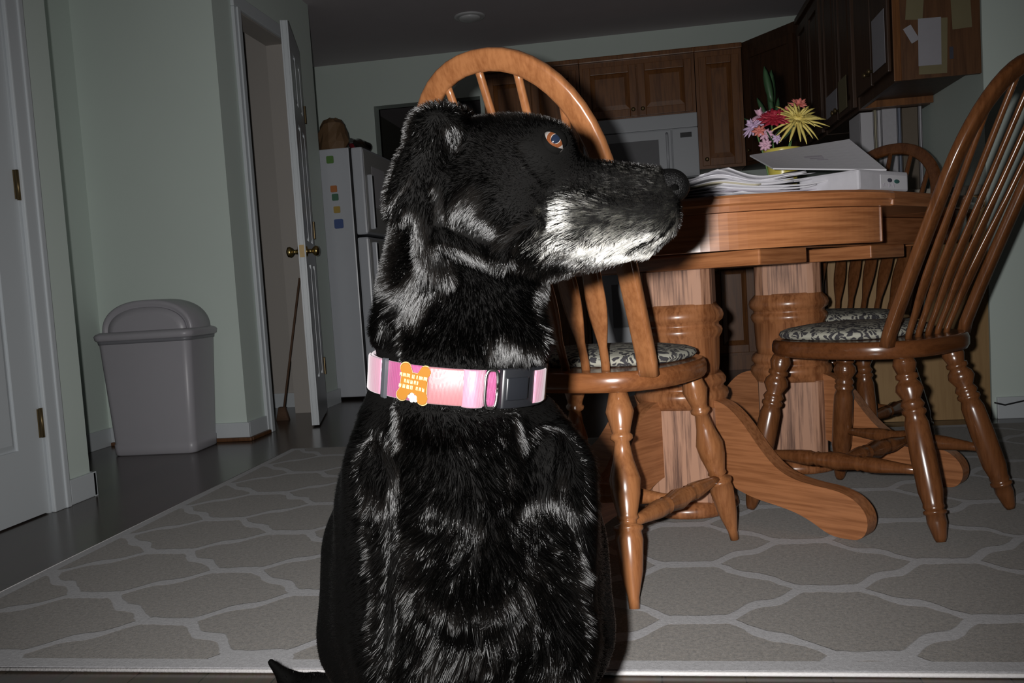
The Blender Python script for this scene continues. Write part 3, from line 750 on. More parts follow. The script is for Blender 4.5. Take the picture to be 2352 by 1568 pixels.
def chair(name, label, loc, ang, prof, cushion_label, wm='oak_chair', sm='oak_seat'):
    t = thing(name, label, 'chair', (loc[0], loc[1], .0112), ang - R(90), 'dining chairs around the table')
    # seat
    out = []
    for k in range(48):
        a = 2 * math.pi * k / 48
        c, s = math.cos(a), math.sin(a)
        x = .222 * math.copysign(abs(c) ** .72, c) * (1 + .03 * s); y = .012 + .213 * math.copysign(abs(s) ** .78, s)
        out.append((x, y))
    sc = lambda k_, z: [(x * k_, .012 + (y - .012) * k_, z) for x, y in out]
    MB().rings([sc(.93, ZS - .042), sc(.975, ZS - .040), sc(1, ZS - .030), sc(1, ZS - .014), sc(.985, ZS - .004), sc(.96, ZS)]).build('seat', M[sm], t)
    legs = {}
    for sx in (-1, 1):
        for nm, top, bot in (('f', (.150, .165), (.212, .240)), ('r', (.115, -.135), (.178, -.243))):
            p1 = Vector((sx * top[0], top[1], ZS - .034)); p0 = Vector((sx * bot[0], bot[1], 0))
            legs[(sx, nm)] = (p0, p1)
            MB().turned(p0, p1, prof).build('leg', M[wm], t)
    def at(key, z):
        p0, p1 = legs[key]; return p0 + (p1 - p0) * (z / p1.z)
    mids = []
    for sx in (-1, 1):
        a, c = at((sx, 'f'), .150), at((sx, 'r'), .150)
        MB().turned(a, c, PROF_S, 12).build('side_stretcher', M[wm], t); mids.append((a + c) / 2)
    MB().turned(mids[0], mids[1], PROF_S, 12).build('cross_stretcher', M[wm], t)
    # bow
    pts = []
    for k in range(13): z = ZS - .01 + (.80 - ZS + .01) * k / 13; pts.append((-bow_half(max(z, ZS)), back_y(z), z))
    for k in range(25):
        th = math.pi * k / 24; xx = -.196 * math.copysign(abs(math.cos(th)) ** .95, math.cos(th))
        zz = .80 + .232 * math.sin(th) ** .9
        pts.append((xx, back_y(zz), zz))
    for k in range(12, -1, -1): z = ZS - .01 + (.80 - ZS + .01) * k / 13; pts.append((bow_half(max(z, ZS)), back_y(z), z))
    nrm = Vector((0, -1, -.4)).normalized()
    sides = []
    for i in range(len(pts)):
        tt = (Vector(pts[min(i + 1, len(pts) - 1)]) - Vector(pts[max(i - 1, 0)])).normalized()
        sides.append(tt.cross(nrm))
    MB().sweep(pts, sides, .0205, .0115, 14, 4.0).build('bow', M[wm], t)
    # arrow spindles
    for xb, xt in ((-.092, -.150), (-.047, -.077), (0, 0), (.047, .077), (.092, .150)):
        q = abs(xt) / .196
        ztop = .80 + .232 * (1 - q ** 2.1) ** .45 - .006
        pl, sd, ww, dd = [], [], [], []
        for k in range(27):
            f = k / 26; z = ZS - .008 + (ztop - ZS + .008) * f
            pl.append((xb + (xt - xb) * f, back_y(z), z)); sd.append((1, 0, 0))
            if f < .12: w_ = .0095
            elif f < .30: w_ = .0095 + .0130 * math.sin((f - .12) / .18 * math.pi / 2)
            elif f < .62: w_ = .0225 - .0130 * ((f - .30) / .32) ** 1.3
            else: w_ = .0095 - .002 * (f - .62) / .38
            ww.append(w_); dd.append(.0065 if .15 < f < .6 else .0068)
        MB().sweep(pl, sd, ww, dd, 10, 2.2).build('spindle', M[wm], t)
    # loose cushion on the seat
    cu = thing('seat_cushion', cushion_label, 'cushion', (loc[0], loc[1], .0112 + ZS + .0005), ang - R(90), 'leaf print seat cushions')
    rs = []
    for k_, z in ((.80, .0), (.86, .003), (.885, .010), (.87, .018), (.80, .024), (.62, .030), (.35, .034), (.05, .035)):
        rs.append([(x * k_, .048 + (y - .012) * k_ * .84, z) for x, y in out])
    MB().rings(rs).build('pad', M['cushion'], cu)
    return t
chair('dining_chair', 'oak bow-back chair directly behind the dog, its arch above the dog head', (-.106, 1.895), R(65.5), PROF_A, 'leaf print cushion on the chair behind the dog')
chair('dining_chair', 'oak bow-back chair at the frame edge with its tall back beside the table', (.575, 2.274), R(136.3), PROF_B, 'leaf print cushion on the chair at the frame edge', 'oak_dark', 'oak_dark_seat')
chair('dining_chair', 'oak bow-back chair on the far side of the table, mostly hidden by papers', (.665, 3.02), R(229), PROF_B, 'leaf print cushion on the chair across the table', 'oak_dark', 'oak_dark_seat')

# ------------------------------------------------------------------ papers on the table
def paper(name, label, c, w, d, h, ang, mat, wave=0.0, seed=0, tilt=(0, 0), cat='paper', group='papers piled on the table'):
    rn = random.Random(seed); ph = rn.uniform(0, 6); fr_ = rn.uniform(8, 14)
    nx, ny = 12, 5
    def zf(x, y): return wave * (.5 + .5 * math.sin(fr_ * x + ph + 3 * y)) * (.35 + .65 * (y + d / 2) / d * 0 + .3)
    top = [[(-w / 2 + w * i / nx, -d / 2 + d * j / ny) for i in range(nx + 1)] for j in range(ny + 1)]
    v = []; f = []
    for j in range(ny + 1):
        for i in range(nx + 1):
            x, y = top[j][i]; v.append((x, y, h + zf(x, y)))
    for j in range(ny + 1):
        for i in range(nx + 1):
            x, y = top[j][i]; v.append((x, y, 0))
    N = (nx + 1) * (ny + 1); idx = lambda i, j: j * (nx + 1) + i
    for j in range(ny):
        for i in range(nx):
            f.append((idx(i, j), idx(i + 1, j), idx(i + 1, j + 1), idx(i, j + 1)))
            f.append((N + idx(i, j), N + idx(i, j + 1), N + idx(i + 1, j + 1), N + idx(i + 1, j)))
    for i in range(nx):
        f.append((idx(i, 0), N + idx(i, 0), N + idx(i + 1, 0), idx(i + 1, 0))); f.append((idx(i, ny), idx(i + 1, ny), N + idx(i + 1, ny), N + idx(i, ny)))
    for j in range(ny):
        f.append((idx(0, j), idx(0, j + 1), N + idx(0, j + 1), N + idx(0, j))); f.append((idx(nx, j), N + idx(nx, j), N + idx(nx, j + 1), idx(nx, j + 1)))
    mb = MB().add(v, f, False)
    o = mb.build(name, mat, None, c, (tilt[0], tilt[1], ang))
    return tag(o, label, cat, group)
z = ZT + .0008
def swell(x, y):      # how the pile bulges and sags
    return .55 + .45 * math.sin(21 * x + 9 * y - 20.3) + .18 * math.sin(47 * x - 13 * y)
def pile_sheet(name, label, c, w, d, h, ang, mat, base, amp, seed):
    rn = random.Random(seed); nx, ny = 16, 8; ca, sa = math.cos(ang), math.sin(ang)
    v, f = [], []
    curl = rn.uniform(0, .004)
    for lay in (1, 0):
        for j in range(ny + 1):
            for i in range(nx + 1):
                lx, ly = -w / 2 + w * i / nx, -d / 2 + d * j / ny
                wx, wy = c[0] + lx * ca - ly * sa, c[1] + lx * sa + ly * ca
                e = abs(2 * i / nx - 1) ** 6 * curl
                v.append((lx, ly, base + amp * max(0, swell(wx, wy)) + e + (h if lay else 0)))
    N = (nx + 1) * (ny + 1); idx = lambda i, j: j * (nx + 1) + i
    for j in range(ny):
        for i in range(nx):
            f.append((idx(i, j), idx(i + 1, j), idx(i + 1, j + 1), idx(i, j + 1)))
            f.append((N + idx(i, j), N + idx(i, j + 1), N + idx(i + 1, j + 1), N + idx(i + 1, j)))
    for i in range(nx):
        f.append((idx(i, 0), N + idx(i, 0), N + idx(i + 1, 0), idx(i + 1, 0))); f.append((idx(i, ny), idx(i + 1, ny), N + idx(i + 1, ny), N + idx(i, ny)))
    for j in range(ny):
        f.append((idx(0, j), idx(0, j + 1), N + idx(0, j + 1), N + idx(0, j))); f.append((idx(nx, j), N + idx(nx, j), N + idx(nx, j + 1), idx(nx, j + 1)))
    o = MB().add(v, f, True).build(name, mat, None, (c[0], c[1], 0), (0, 0, ang))
    return tag(o, label, 'paper', 'papers piled on the table')
rp = random.Random(21)
ORD = 'first second third fourth fifth sixth seventh eighth ninth tenth eleventh twelfth thirteenth fourteenth fifteenth sixteenth seventeenth eighteenth'.split()
special = {0: ('newspaper', 'folded newspaper at the bottom of the pile near the dog nose', 'paper'), 4: ('envelope', 'thin dark-edged magazine cover low in the paper pile', 'ink_soft'), 9: ('envelope', 'cream envelope sticking out of the pile toward the dog', 'paper_c'), 17: ('paper_sheet', 'uppermost crumpled white sheet on the paper pile', 'paper')}
zb = z
for k in range(18):
    t_ = k / 17
    h = rp.choice((.0018, .0024, .0030))
    cx = .235 + rp.uniform(-.07, .06) + .01 * t_; cy = 2.062 + (cx - .235) * .40 + rp.uniform(-.012, .02) + .035 * t_
    w_, d_ = rp.uniform(.24, .33) * (1 - .12 * t_), rp.uniform(.15, .20) * (1 - .12 * t_)
    mt0 = ('paper', 'paper_b')[k % 2]
    nm, lb, mt = special.get(k, ('paper_sheet', '%s sheet, %s from the bottom of the paper pile' % (('white', 'grey')[k % 2], ORD[k]), mt0))
    if k == 9: cx, cy = .13, 2.03
    if k == 17: cx, cy, w_, d_ = .275, 2.085, .19, .13
    pile_sheet(nm, lb, (cx, cy), w_, d_, h, R(21 + rp.uniform(-13, 13)), M[mt], zb, .023 * t_, k)
    zb += h + .0002
# printed white box at the right end
pk = thing('mail_package', 'white printed mail package at the end of the paper pile', 'package', (.508, 2.130, z), R(47))
MB().box((-.11, -.075, 0), (.11, .075, .046), bev=.006).build('wrapper', M['paper_b'], pk)
bx('edge_label', (-.02, -.0762, .004), (.10, -.0752, .036), M['paper'], pk)
for x, zz_, s_, m_ in ((.020, .024, .011, 'ink'), (.052, .022, .013, 'ink_green')):
    MB().ball((x, -.0766, zz_), (s_, .0008, .0048), n=14, m=8).build('printed_mark', M[m_], pk)
for k, x in enumerate((-.014, -.006, .004, .013, .020, .032, .037)):
    bx('printed_mark', (x, -.0768, .008 + .002 * (k % 3)), (x + .0035, -.0764, .015 + .002 * (k % 2)), M['ink_soft'], pk)
# big white envelope leaning on the vase
ev = thing('large_envelope', 'large flat white envelope leaning tilted against the flower vase', 'envelope', (0, 0, 0))
q0, q1, q2, q3 = Vector((.335, 2.19, .885)), Vector((.598, 2.19, .860)), Vector((.561, 2.385, .966)), Vector((.306, 2.385, .946))
nn = (q1 - q0).cross(q3 - q0).normalized() * .0035
G = 10
ev_v = [q0 + (q1 - q0) * (i / G) + (q3 - q0) * (j / G) + (q2 - q1 - q3 + q0) * (i * j / G / G) - nn * l for l in (0, 1) for j in range(G + 1) for i in range(G + 1)]
ei = lambda i, j, l: l * (G + 1) ** 2 + j * (G + 1) + i
ev_f = []
for j in range(G):
    for i in range(G):
        ev_f.append((ei(i, j, 0), ei(i + 1, j, 0), ei(i + 1, j + 1, 0), ei(i, j + 1, 0))); ev_f.append((ei(i, j, 1), ei(i, j + 1, 1), ei(i + 1, j + 1, 1), ei(i + 1, j, 1)))
ev_s = []
for k in range(G):
    ev_s += [(ei(k, 0, 0), ei(k, 0, 1), ei(k + 1, 0, 1), ei(k + 1, 0, 0)), (ei(k, G, 0), ei(k + 1, G, 0), ei(k + 1, G, 1), ei(k, G, 1)), (ei(0, k, 0), ei(0, k + 1, 0), ei(0, k + 1, 1), ei(0, k, 1)), (ei(G, k, 0), ei(G, k, 1), ei(G, k + 1, 1), ei(G, k + 1, 0))]
MB().add(ev_v, ev_f + ev_s, False).build('envelope_body', M['paper'], ev)
def on_env(a, c): return q0 + (q1 - q0) * a + (q3 - q0) * c + (q2 - q1 - q3 + q0) * a * c + nn * .12
for a, c, w_, h_ in ((.42, .50, .17, .06), (.45, .42, .13, .05), (.50, .36, .10, .04)):
    MB().add([on_env(a, c), on_env(a + w_, c), on_env(a + w_, c + h_), on_env(a, c + h_)], [(0, 1, 2, 3)]).build('printed_mark', M['ink_soft'], ev)

# ------------------------------------------------------------------ bouquet
VB = Vector((.385, 2.47, ZT))
fa = thing('flower_bouquet', 'mixed bouquet with a spiky yellow bloom in a yellow vase on the table', 'bouquet', VB)
MB().lathe([(.026, .0005), (.032, .004), (.036, .05), (.040, .12), (.050, .158), (.052, .165), (.048, .165), (.036, .125), (.014, .11)], 28, Matrix.Translation((.018, 0, 0))).build('vase', plain('yellow_vase', (.50, .42, .08), .3), fa)
FM = {'yellow': plain('yellow_petal', (.62, .50, .14), .6, noise=.15), 'red': plain('red_petal', (.30, .012, .03), .6, noise=.3), 'pink': plain('pink_petal', (.58, .34, .44), .6, noise=.15), 'coral': plain('coral_petal', (.55, .16, .13), .6, noise=.2), 'lilac': plain('lilac_petal', (.50, .36, .52), .6, noise=.2), 'leaf': plain('leaf_green', (.022, .055, .022), .5, noise=.25), 'stem': plain('stem_green', (.10, .20, .06), .6)}
def petal(mb, c, d, length, width, droop, n=5, up=Vector((0, 0, 1))):
    d = Vector(d).normalized(); s = d.cross(up)
    s = s.normalized() if s.length > 1e-3 else Vector((1, 0, 0))
    rs = []
    for k in range(n + 1):
        t = k / n; p = Vector(c) + d * (length * t) - up * (droop * t * t)
        w = width * math.sin(math.pi * min(.97, .12 + .85 * t)) ** .7
        nu = s.cross(d).normalized()
        rs.append([p - s * w, p + nu * w * .35, p + s * w, p - nu * w * .35])
    mb.rings(rs)
def flower(kind, name, c, rad, n, layers, width, droop, seed, axis=(0, -.6, .8)):
    rn = random.Random(seed); ax = Vector(axis).normalized(); a1 = ax.orthogonal().normalized(); b1 = ax.cross(a1)
    head = MB().ball(c, rad * .22, n=10, m=6).build(name, FM[kind], fa)
    for l in range(layers):
        el = R(8 + 62 * l / max(1, layers - 1)) if layers > 1 else R(20)
        ln = rad * (1 - .45 * l / max(1, layers))
        for k in range(n):
            th = 2 * math.pi * (k + .5 * (l % 2) + rn.uniform(-.2, .2)) / n
            d = (a1 * math.cos(th) + b1 * math.sin(th)) * math.cos(el) + ax * math.sin(el)
            mb = MB(); petal(mb, c, d, ln * rn.uniform(.85, 1.1), width, droop * rn.uniform(.4, 1.3), 5, ax if abs(d.dot(ax)) < .95 else a1)
            mb.build('petal', FM[kind], head)
    return head
yc = (.056, -.03, .236)
flower('yellow', 'yellow_bloom', yc, .082, 22, 3, .0050, .030, 1, (.1, -.75, .65))
flower('red', 'red_bloom', (-.004, -.028, .243), .044, 16, 5, .009, .006, 2)
flower('lilac', 'lilac_bloom', (-.056, .0, .232), .036, 12, 2, .007, .006, 3, (-.6, -.5, .6))
flower('pink', 'pink_bloom', (-.032, .01, .262), .034, 12, 2, .008, .006, 4, (-.4, -.3, .85))
flower('coral', 'coral_bloom', (.068, .01, .283), .028, 10, 3, .007, .004, 5, (.1, -.5, .85))
flower('coral', 'coral_bloom', (.038, .01, .272), .018, 8, 2, .006, .003, 6, (-.2, -.5, .85))
flower('coral', 'coral_bloom', (-.045, -.035, .215), .020, 8, 2, .006, .003, 7, (-.2, -.9, .4))
flower('pink', 'pink_bloom', (-.028, -.04, .205), .022, 9, 2, .006, .004, 8, (0, -.9, .4))
flower('pink', 'pink_bloom', (-.032, -.045, .175), .020, 9, 2, .006, .004, 9, (-.2, -.9, .1))
flower('lilac', 'lilac_bloom', (.0, -.045, .190), .016, 8, 2, .005, .003, 10, (.1, -.9, .2))
for i, (x, y, zt) in enumerate(((.05, -.015, .225), (-.006, 0, .235), (-.05, 0, .225), (.062, .008, .272), (-.03, .008, .25), (-.03, -.03, .19))):
    MB().tube([(x * .25, y * .3, .05), (x * .6, y * .6, .15), (x, y, zt)], .0022, 6).build('stem', FM['stem'], fa)
rn = random.Random(11)
lf = [((.0, .02, .26), (-.05, .1, 1), .08), ((.01, .02, .25), (.15, .1, 1), .07), ((-.01, .03, .25), (-.3, .1, .9), .08), ((.02, -.02, .19), (.3, -.5, .4), .06), ((-.01, -.03, .18), (-.3, -.6, .5), .06), ((.02, .02, .24), (.5, .1, .8), .08), ((.0, -.02, .19), (.05, -.8, .35), .06), ((-.03, .02, .23), (-.7, .0, .6), .06), ((.0, .02, .30), (-.12, .1, 1), .11), ((.0, .03, .28), (.06, .1, 1), .12)]
for c, d, ln in lf:
    mb = MB(); petal(mb, c, d, ln, ln * .11, .01, 6, Vector((0, -.8, .6))); mb.build('leaf', FM['leaf'], fa)

# ------------------------------------------------------------------ the dog
BASE = Vector((-0.1951, 0.9557, 0))
PRIMS = [
('c',[-0.0098,-0.0297,0.4015],0.1396,[-0.0502,0.1339,0.2116],0.1745,0.030),
('c',[-0.0613,0.1899,0.1645],0.1561,[-0.0610,0.1899,0.1645],0.1561,0.040),
('c',[-0.1158,0.0100,0.3302],0.0781,[-0.1145,-0.0053,0.2510],0.0850,0.050),
('c',[0.0512,0.0351,0.3195],0.0781,[0.0533,0.0200,0.2402],0.0850,0.050),
('c',[-0.1128,-0.0166,0.2294],0.0714,[-0.0922,-0.0399,0.1368],0.0400,0.040),
('c',[0.0558,0.0088,0.2186],0.0714,[0.0509,-0.0183,0.1276],0.0400,0.040),
('c',[0.0038,-0.1118,0.5085],0.0888,[0.0003,-0.0771,0.4279],0.1170,0.030),
('c',[-0.0370,-0.1197,0.4845],0.0630,[-0.0368,-0.1196,0.4845],0.0630,0.030),
('c',[0.0454,-0.1023,0.4782],0.0634,[0.0456,-0.1022,0.4782],0.0634,0.030),
('c',[-0.0025,-0.0747,0.3942],0.1298,[-0.0023,-0.0747,0.3942],0.1298,0.040),
('c',[-0.0119,-0.0580,0.2871],0.1439,[-0.0116,-0.0579,0.2871],0.1439,0.040),
('c',[0.0177,-0.1705,0.5072],0.0393,[0.0179,-0.1742,0.3754],0.0499,0.040),
('c',[-0.0562,-0.1496,0.4605],0.0431,[-0.0523,-0.1602,0.2923],0.0397,0.030),
('c',[-0.0523,-0.1602,0.2923],0.0397,[-0.0527,-0.1451,0.1396],0.0257,0.030),
('c',[-0.0527,-0.1451,0.1396],0.0257,[-0.0545,-0.1371,0.0361],0.0235,0.030),
('e',[-0.0483,-0.1615,0.0356],[[0.9869,0.1485,-0.0637],[-0.0530,-0.0746,-0.9958],[-0.1527,0.9861,-0.0658]],[0.0272,0.0167,0.0520],0.020),
('c',[0.0977,-0.1215,0.4494],0.0434,[0.0868,-0.1393,0.2833],0.0410,0.030),
('c',[0.0868,-0.1393,0.2833],0.0410,[0.0861,-0.1242,0.1306],0.0257,0.030),
('c',[0.0861,-0.1242,0.1306],0.0257,[0.0839,-0.1159,0.0316],0.0235,0.030),
('e',[0.0862,-0.1408,0.0335],[[0.9869,0.1485,-0.0637],[-0.0530,-0.0746,-0.9958],[-0.1527,0.9861,-0.0658]],[0.0272,0.0167,0.0520],0.020),
('e',[-0.1240,-0.0292,0.0670],[[0.9869,0.1485,-0.0637],[-0.0530,-0.0746,-0.9958],[-0.1527,0.9861,-0.0658]],[0.0383,0.0204,0.0800],0.030),
('e',[0.0830,0.0027,0.0639],[[0.9869,0.1485,-0.0637],[-0.0530,-0.0746,-0.9958],[-0.1527,0.9861,-0.0658]],[0.0383,0.0204,0.0800],0.030),
('c',[0.0200,-0.1365,0.7087],0.0593,[0.0197,-0.1320,0.6238],0.0703,0.030),
('c',[0.0197,-0.1320,0.6238],0.0703,[0.0103,-0.1336,0.5467],0.0742,0.030),
('c',[0.0837,-0.1554,0.6577],0.0197,[0.0676,-0.1663,0.6077],0.0245,0.030),
('c',[0.0846,-0.1651,0.5862],0.0224,[0.0849,-0.1650,0.5862],0.0224,0.020),
('c',[-0.0431,-0.1486,0.5974],0.0222,[-0.0429,-0.1486,0.5973],0.0222,0.025),
('e',[0.0701,-0.1515,0.7464],[[0.9869,0.1485,-0.0637],[-0.0530,-0.0746,-0.9958],[-0.1527,0.9861,-0.0658]],[0.0719,0.0501,0.0540],0.020),
('e',[0.0974,-0.1522,0.7490],[[0.9808,0.1430,-0.1330],[-0.1218,-0.0848,-0.9889],[-0.1527,0.9861,-0.0658]],[0.0424,0.0416,0.0500],0.015),
('c',[0.1225,-0.1675,0.7655],0.0175,[0.1227,-0.1675,0.7654],0.0175,0.012),
('c',[0.1186,-0.1251,0.7722],0.0185,[0.1188,-0.1251,0.7722],0.0185,0.012),
('e',[0.0650,-0.1882,0.7105],[[0.9869,0.1485,-0.0637],[-0.0530,-0.0746,-0.9958],[-0.1527,0.9861,-0.0658]],[0.0492,0.0414,0.0340],0.020),
('e',[0.0539,-0.1226,0.7165],[[0.9869,0.1485,-0.0637],[-0.0530,-0.0746,-0.9958],[-0.1527,0.9861,-0.0658]],[0.0534,0.0449,0.0340],0.020),
('c',[0.1202,-0.1505,0.7226],0.0335,[0.2109,-0.1367,0.7180],0.0233,0.014),
('c',[0.1365,-0.1722,0.6928],0.0302,[0.2007,-0.1540,0.6948],0.0221,0.012),
('c',[0.1332,-0.1279,0.6958],0.0319,[0.2009,-0.1255,0.6968],0.0228,0.012),
('c',[0.2089,-0.1386,0.6953],0.0237,[0.2091,-0.1385,0.6953],0.0237,0.015),
('c',[0.1033,-0.1565,0.6707],0.0253,[0.1984,-0.1417,0.6723],0.0135,0.008),
('c',[0.0969,-0.1811,0.6822],0.0245,[0.0971,-0.1811,0.6822],0.0245,0.020),
('e',[0.0225,-0.1971,0.7821],[[0.9811,0.1592,0.1102],[0.1191,-0.0477,-0.9917],[-0.1527,0.9861,-0.0658]],[0.0265,0.0211,0.0300],0.015),
('e',[0.0161,-0.1109,0.7970],[[0.9811,0.1592,0.1102],[0.1191,-0.0477,-0.9917],[-0.1527,0.9861,-0.0658]],[0.0269,0.0217,0.0300],0.015),
('e',[0.0018,-0.2078,0.7457],[[-0.4819,0.0081,-0.8762],[-0.8720,-0.1031,0.4786],[-0.0864,0.9946,0.0567]],[0.0504,0.0186,0.0130],0.010),
('e',[-0.0235,-0.0970,0.7633],[[-0.4394,-0.2664,-0.8579],[-0.8720,-0.1031,0.4786],[-0.2159,0.9583,-0.1870]],[0.0578,0.0222,0.0130],0.010),
('c',[0.0237,-0.2053,0.7327],0.0078,[0.0184,-0.2033,0.6985],0.0086,0.012),
('c',[0.0043,-0.2048,0.7091],0.0101,[0.0159,-0.2064,0.6577],0.0117,0.015),
('c',[0.0241,-0.2166,0.6839],0.0069,[0.0750,-0.2141,0.6644],0.0084,0.012),
('c',[0.0794,-0.2126,0.6763],0.0053,[0.1051,-0.2095,0.6929],0.0046,0.010),
('c',[-0.1259,0.3343,0.0476],0.0278,[-0.2645,0.3113,0.0247],0.0194,0.030),
('c',[-0.2645,0.3113,0.0247],0.0194,[-0.3416,0.2700,0.0398],0.0163,0.010),
('c',[-0.3416,0.2700,0.0398],0.0163,[-0.3684,0.2370,0.0638],0.0126,0.010),
('c',[-0.3684,0.2370,0.0638],0.0126,[-0.3873,0.2261,0.0960],0.0046,0.010),
]
SHEEN = [
([[0.0242,-0.2131,0.7356],[0.0248,-0.2142,0.7184],[0.0227,-0.2136,0.7014]],0.0061,1.00),
([[0.0568,-0.2214,0.7190],[0.0476,-0.2198,0.7029],[0.0653,-0.2160,0.6886]],0.0159,0.90),
([[0.0653,-0.2160,0.6886],[0.0895,-0.2150,0.6774]],0.0099,0.60),
([[0.1033,-0.2012,0.7609],[0.1101,-0.2011,0.7463],[0.1187,-0.1946,0.7338]],0.0069,1.00),
([[0.0032,-0.2162,0.7084],[0.0121,-0.2166,0.6809],[0.0198,-0.2135,0.6497]],0.0100,1.00),
([[0.0244,-0.2226,0.6844],[0.0500,-0.2212,0.6762],[0.0763,-0.2220,0.6642]],0.0076,1.00),
([[0.0805,-0.2184,0.6779],[0.1020,-0.2140,0.6943],[0.1149,-0.2008,0.6800]],0.0038,1.00),
([[0.0725,-0.2202,0.6690],[0.0805,-0.2184,0.6779]],0.0061,0.70),
([[0.0041,-0.2097,0.6507],[-0.0072,-0.2026,0.6316]],0.0149,0.90),
([[0.0321,-0.2248,0.7859],[0.0403,-0.2160,0.7773],[0.0456,-0.2036,0.7675]],0.0053,1.00),
([[0.1478,-0.1596,0.7652],[0.1608,-0.1501,0.7560],[0.1806,-0.1473,0.7515]],0.0024,0.80),
([[0.0027,-0.2202,0.7404],[-0.0168,-0.2164,0.7214],[-0.0268,-0.2113,0.6994]],0.0023,0.90),
([[0.1256,-0.1533,0.6366],[0.1098,-0.1463,0.6272],[0.1020,-0.1585,0.6136]],0.0029,1.00),
([[0.1090,-0.1927,0.6626],[0.1399,-0.1660,0.6571]],0.0024,0.80),
([[0.1078,-0.2012,0.7207],[0.1179,-0.1943,0.7090]],0.0054,0.40),
([[0.0652,-0.1962,0.5896],[0.0857,-0.1895,0.5821]],0.0103,0.70),
([[0.1107,-0.1580,0.6008],[0.1156,-0.1605,0.5822]],0.0053,0.80),
([[-0.0444,-0.1791,0.6148],[-0.0356,-0.1881,0.6106]],0.0073,0.80),
([[-0.0879,-0.1367,0.5295],[-0.0509,-0.1913,0.5073],[-0.0384,-0.2016,0.4761],[-0.0425,-0.2044,0.4442],[-0.0393,-0.2085,0.4043],[-0.0456,-0.2074,0.3752],[-0.0511,-0.2062,0.3457],[-0.0552,-0.2095,0.3054]],0.0061,1.30),
([[-0.0657,-0.1969,0.4573],[-0.0569,-0.2003,0.4476]],0.0106,0.50),
([[0.1082,-0.1369,0.4978],[0.1140,-0.1536,0.4775],[0.1123,-0.1635,0.4546]],0.0063,1.20),
([[0.0650,-0.1917,0.4748],[0.0626,-0.1950,0.4615]],0.0036,0.80),
([[0.0014,-0.2178,0.4447],[0.0255,-0.2207,0.4358],[0.0419,-0.2169,0.4248]],0.0051,1.30),
([[0.0723,-0.1892,0.4353],[0.0873,-0.1763,0.4418],[0.1106,-0.1671,0.4347],[0.1213,-0.1606,0.4159],[0.1276,-0.1553,0.3888],[0.1330,-0.1429,0.3502],[0.1352,-0.1332,0.3072],[0.1309,0.0004,0.1914]],0.0068,1.20),
([[0.0137,-0.2042,0.3157],[0.0041,-0.2025,0.3025]],0.0162,0.35),
([[0.0938,-0.1871,0.2958],[0.0967,-0.1857,0.2785]],0.0089,0.40),
([[-0.0210,-0.2052,0.2910],[-0.0124,-0.2030,0.3027]],0.0089,0.40),
([[-0.1380,-0.1270,0.3056],[-0.1539,-0.1026,0.2814]],0.0092,0.40),
]
WHITE = [
([[0.1685,-0.1670,0.6670],[0.1884,-0.1616,0.6706],[0.2084,-0.1642,0.6770],[0.2248,-0.1607,0.6918]],0.0143,1.20),
([[0.1456,-0.1827,0.6670],[0.1839,-0.1567,0.6631]],0.0111,1.00),
([[0.1216,-0.1985,0.6984],[0.1409,-0.1996,0.6984],[0.1597,-0.1948,0.6966]],0.0130,0.80),
([[0.1666,-0.1903,0.6864],[0.2009,-0.1750,0.6848]],0.0155,1.00),
([[0.1403,-0.1504,0.6467],[0.1523,-0.1487,0.6443],[0.1749,-0.1447,0.6510],[0.2038,-0.1457,0.6608]],0.0065,1.20),
([[0.2300,-0.1534,0.6966],[0.2238,-0.1554,0.6823],[0.2081,-0.1507,0.6672]],0.0036,1.20),
([[0.1237,-0.1958,0.6739],[0.1448,-0.1729,0.6634]],0.0102,0.55),
([[0.1795,-0.1697,0.7220],[0.2108,-0.1608,0.7223]],0.0197,0.42),
([[0.1374,-0.1842,0.7238],[0.1716,-0.1796,0.7138]],0.0156,0.16),
([[0.2221,-0.1596,0.7137]],0.0143,0.50),
([[0.1080,-0.2009,0.7245],[0.1528,-0.1709,0.7357]],0.0156,0.05),
([[0.1356,-0.1729,0.7767]],0.0063,0.25),
([[0.1131,-0.2009,0.6821],[0.1508,-0.1933,0.6778]],0.0116,0.35),
]
DARK = [
([[0.2272,-0.1564,0.6899],[0.2184,-0.1604,0.6796],[0.2062,-0.1588,0.6723],[0.1880,-0.1560,0.6644]],0.0032,1.00),
([[0.2093,-0.1729,0.6968],[0.2252,-0.1601,0.6989]],0.0016,0.60),
([[0.1595,-0.1950,0.6932],[0.1706,-0.1894,0.6908]],0.0027,0.80),
]
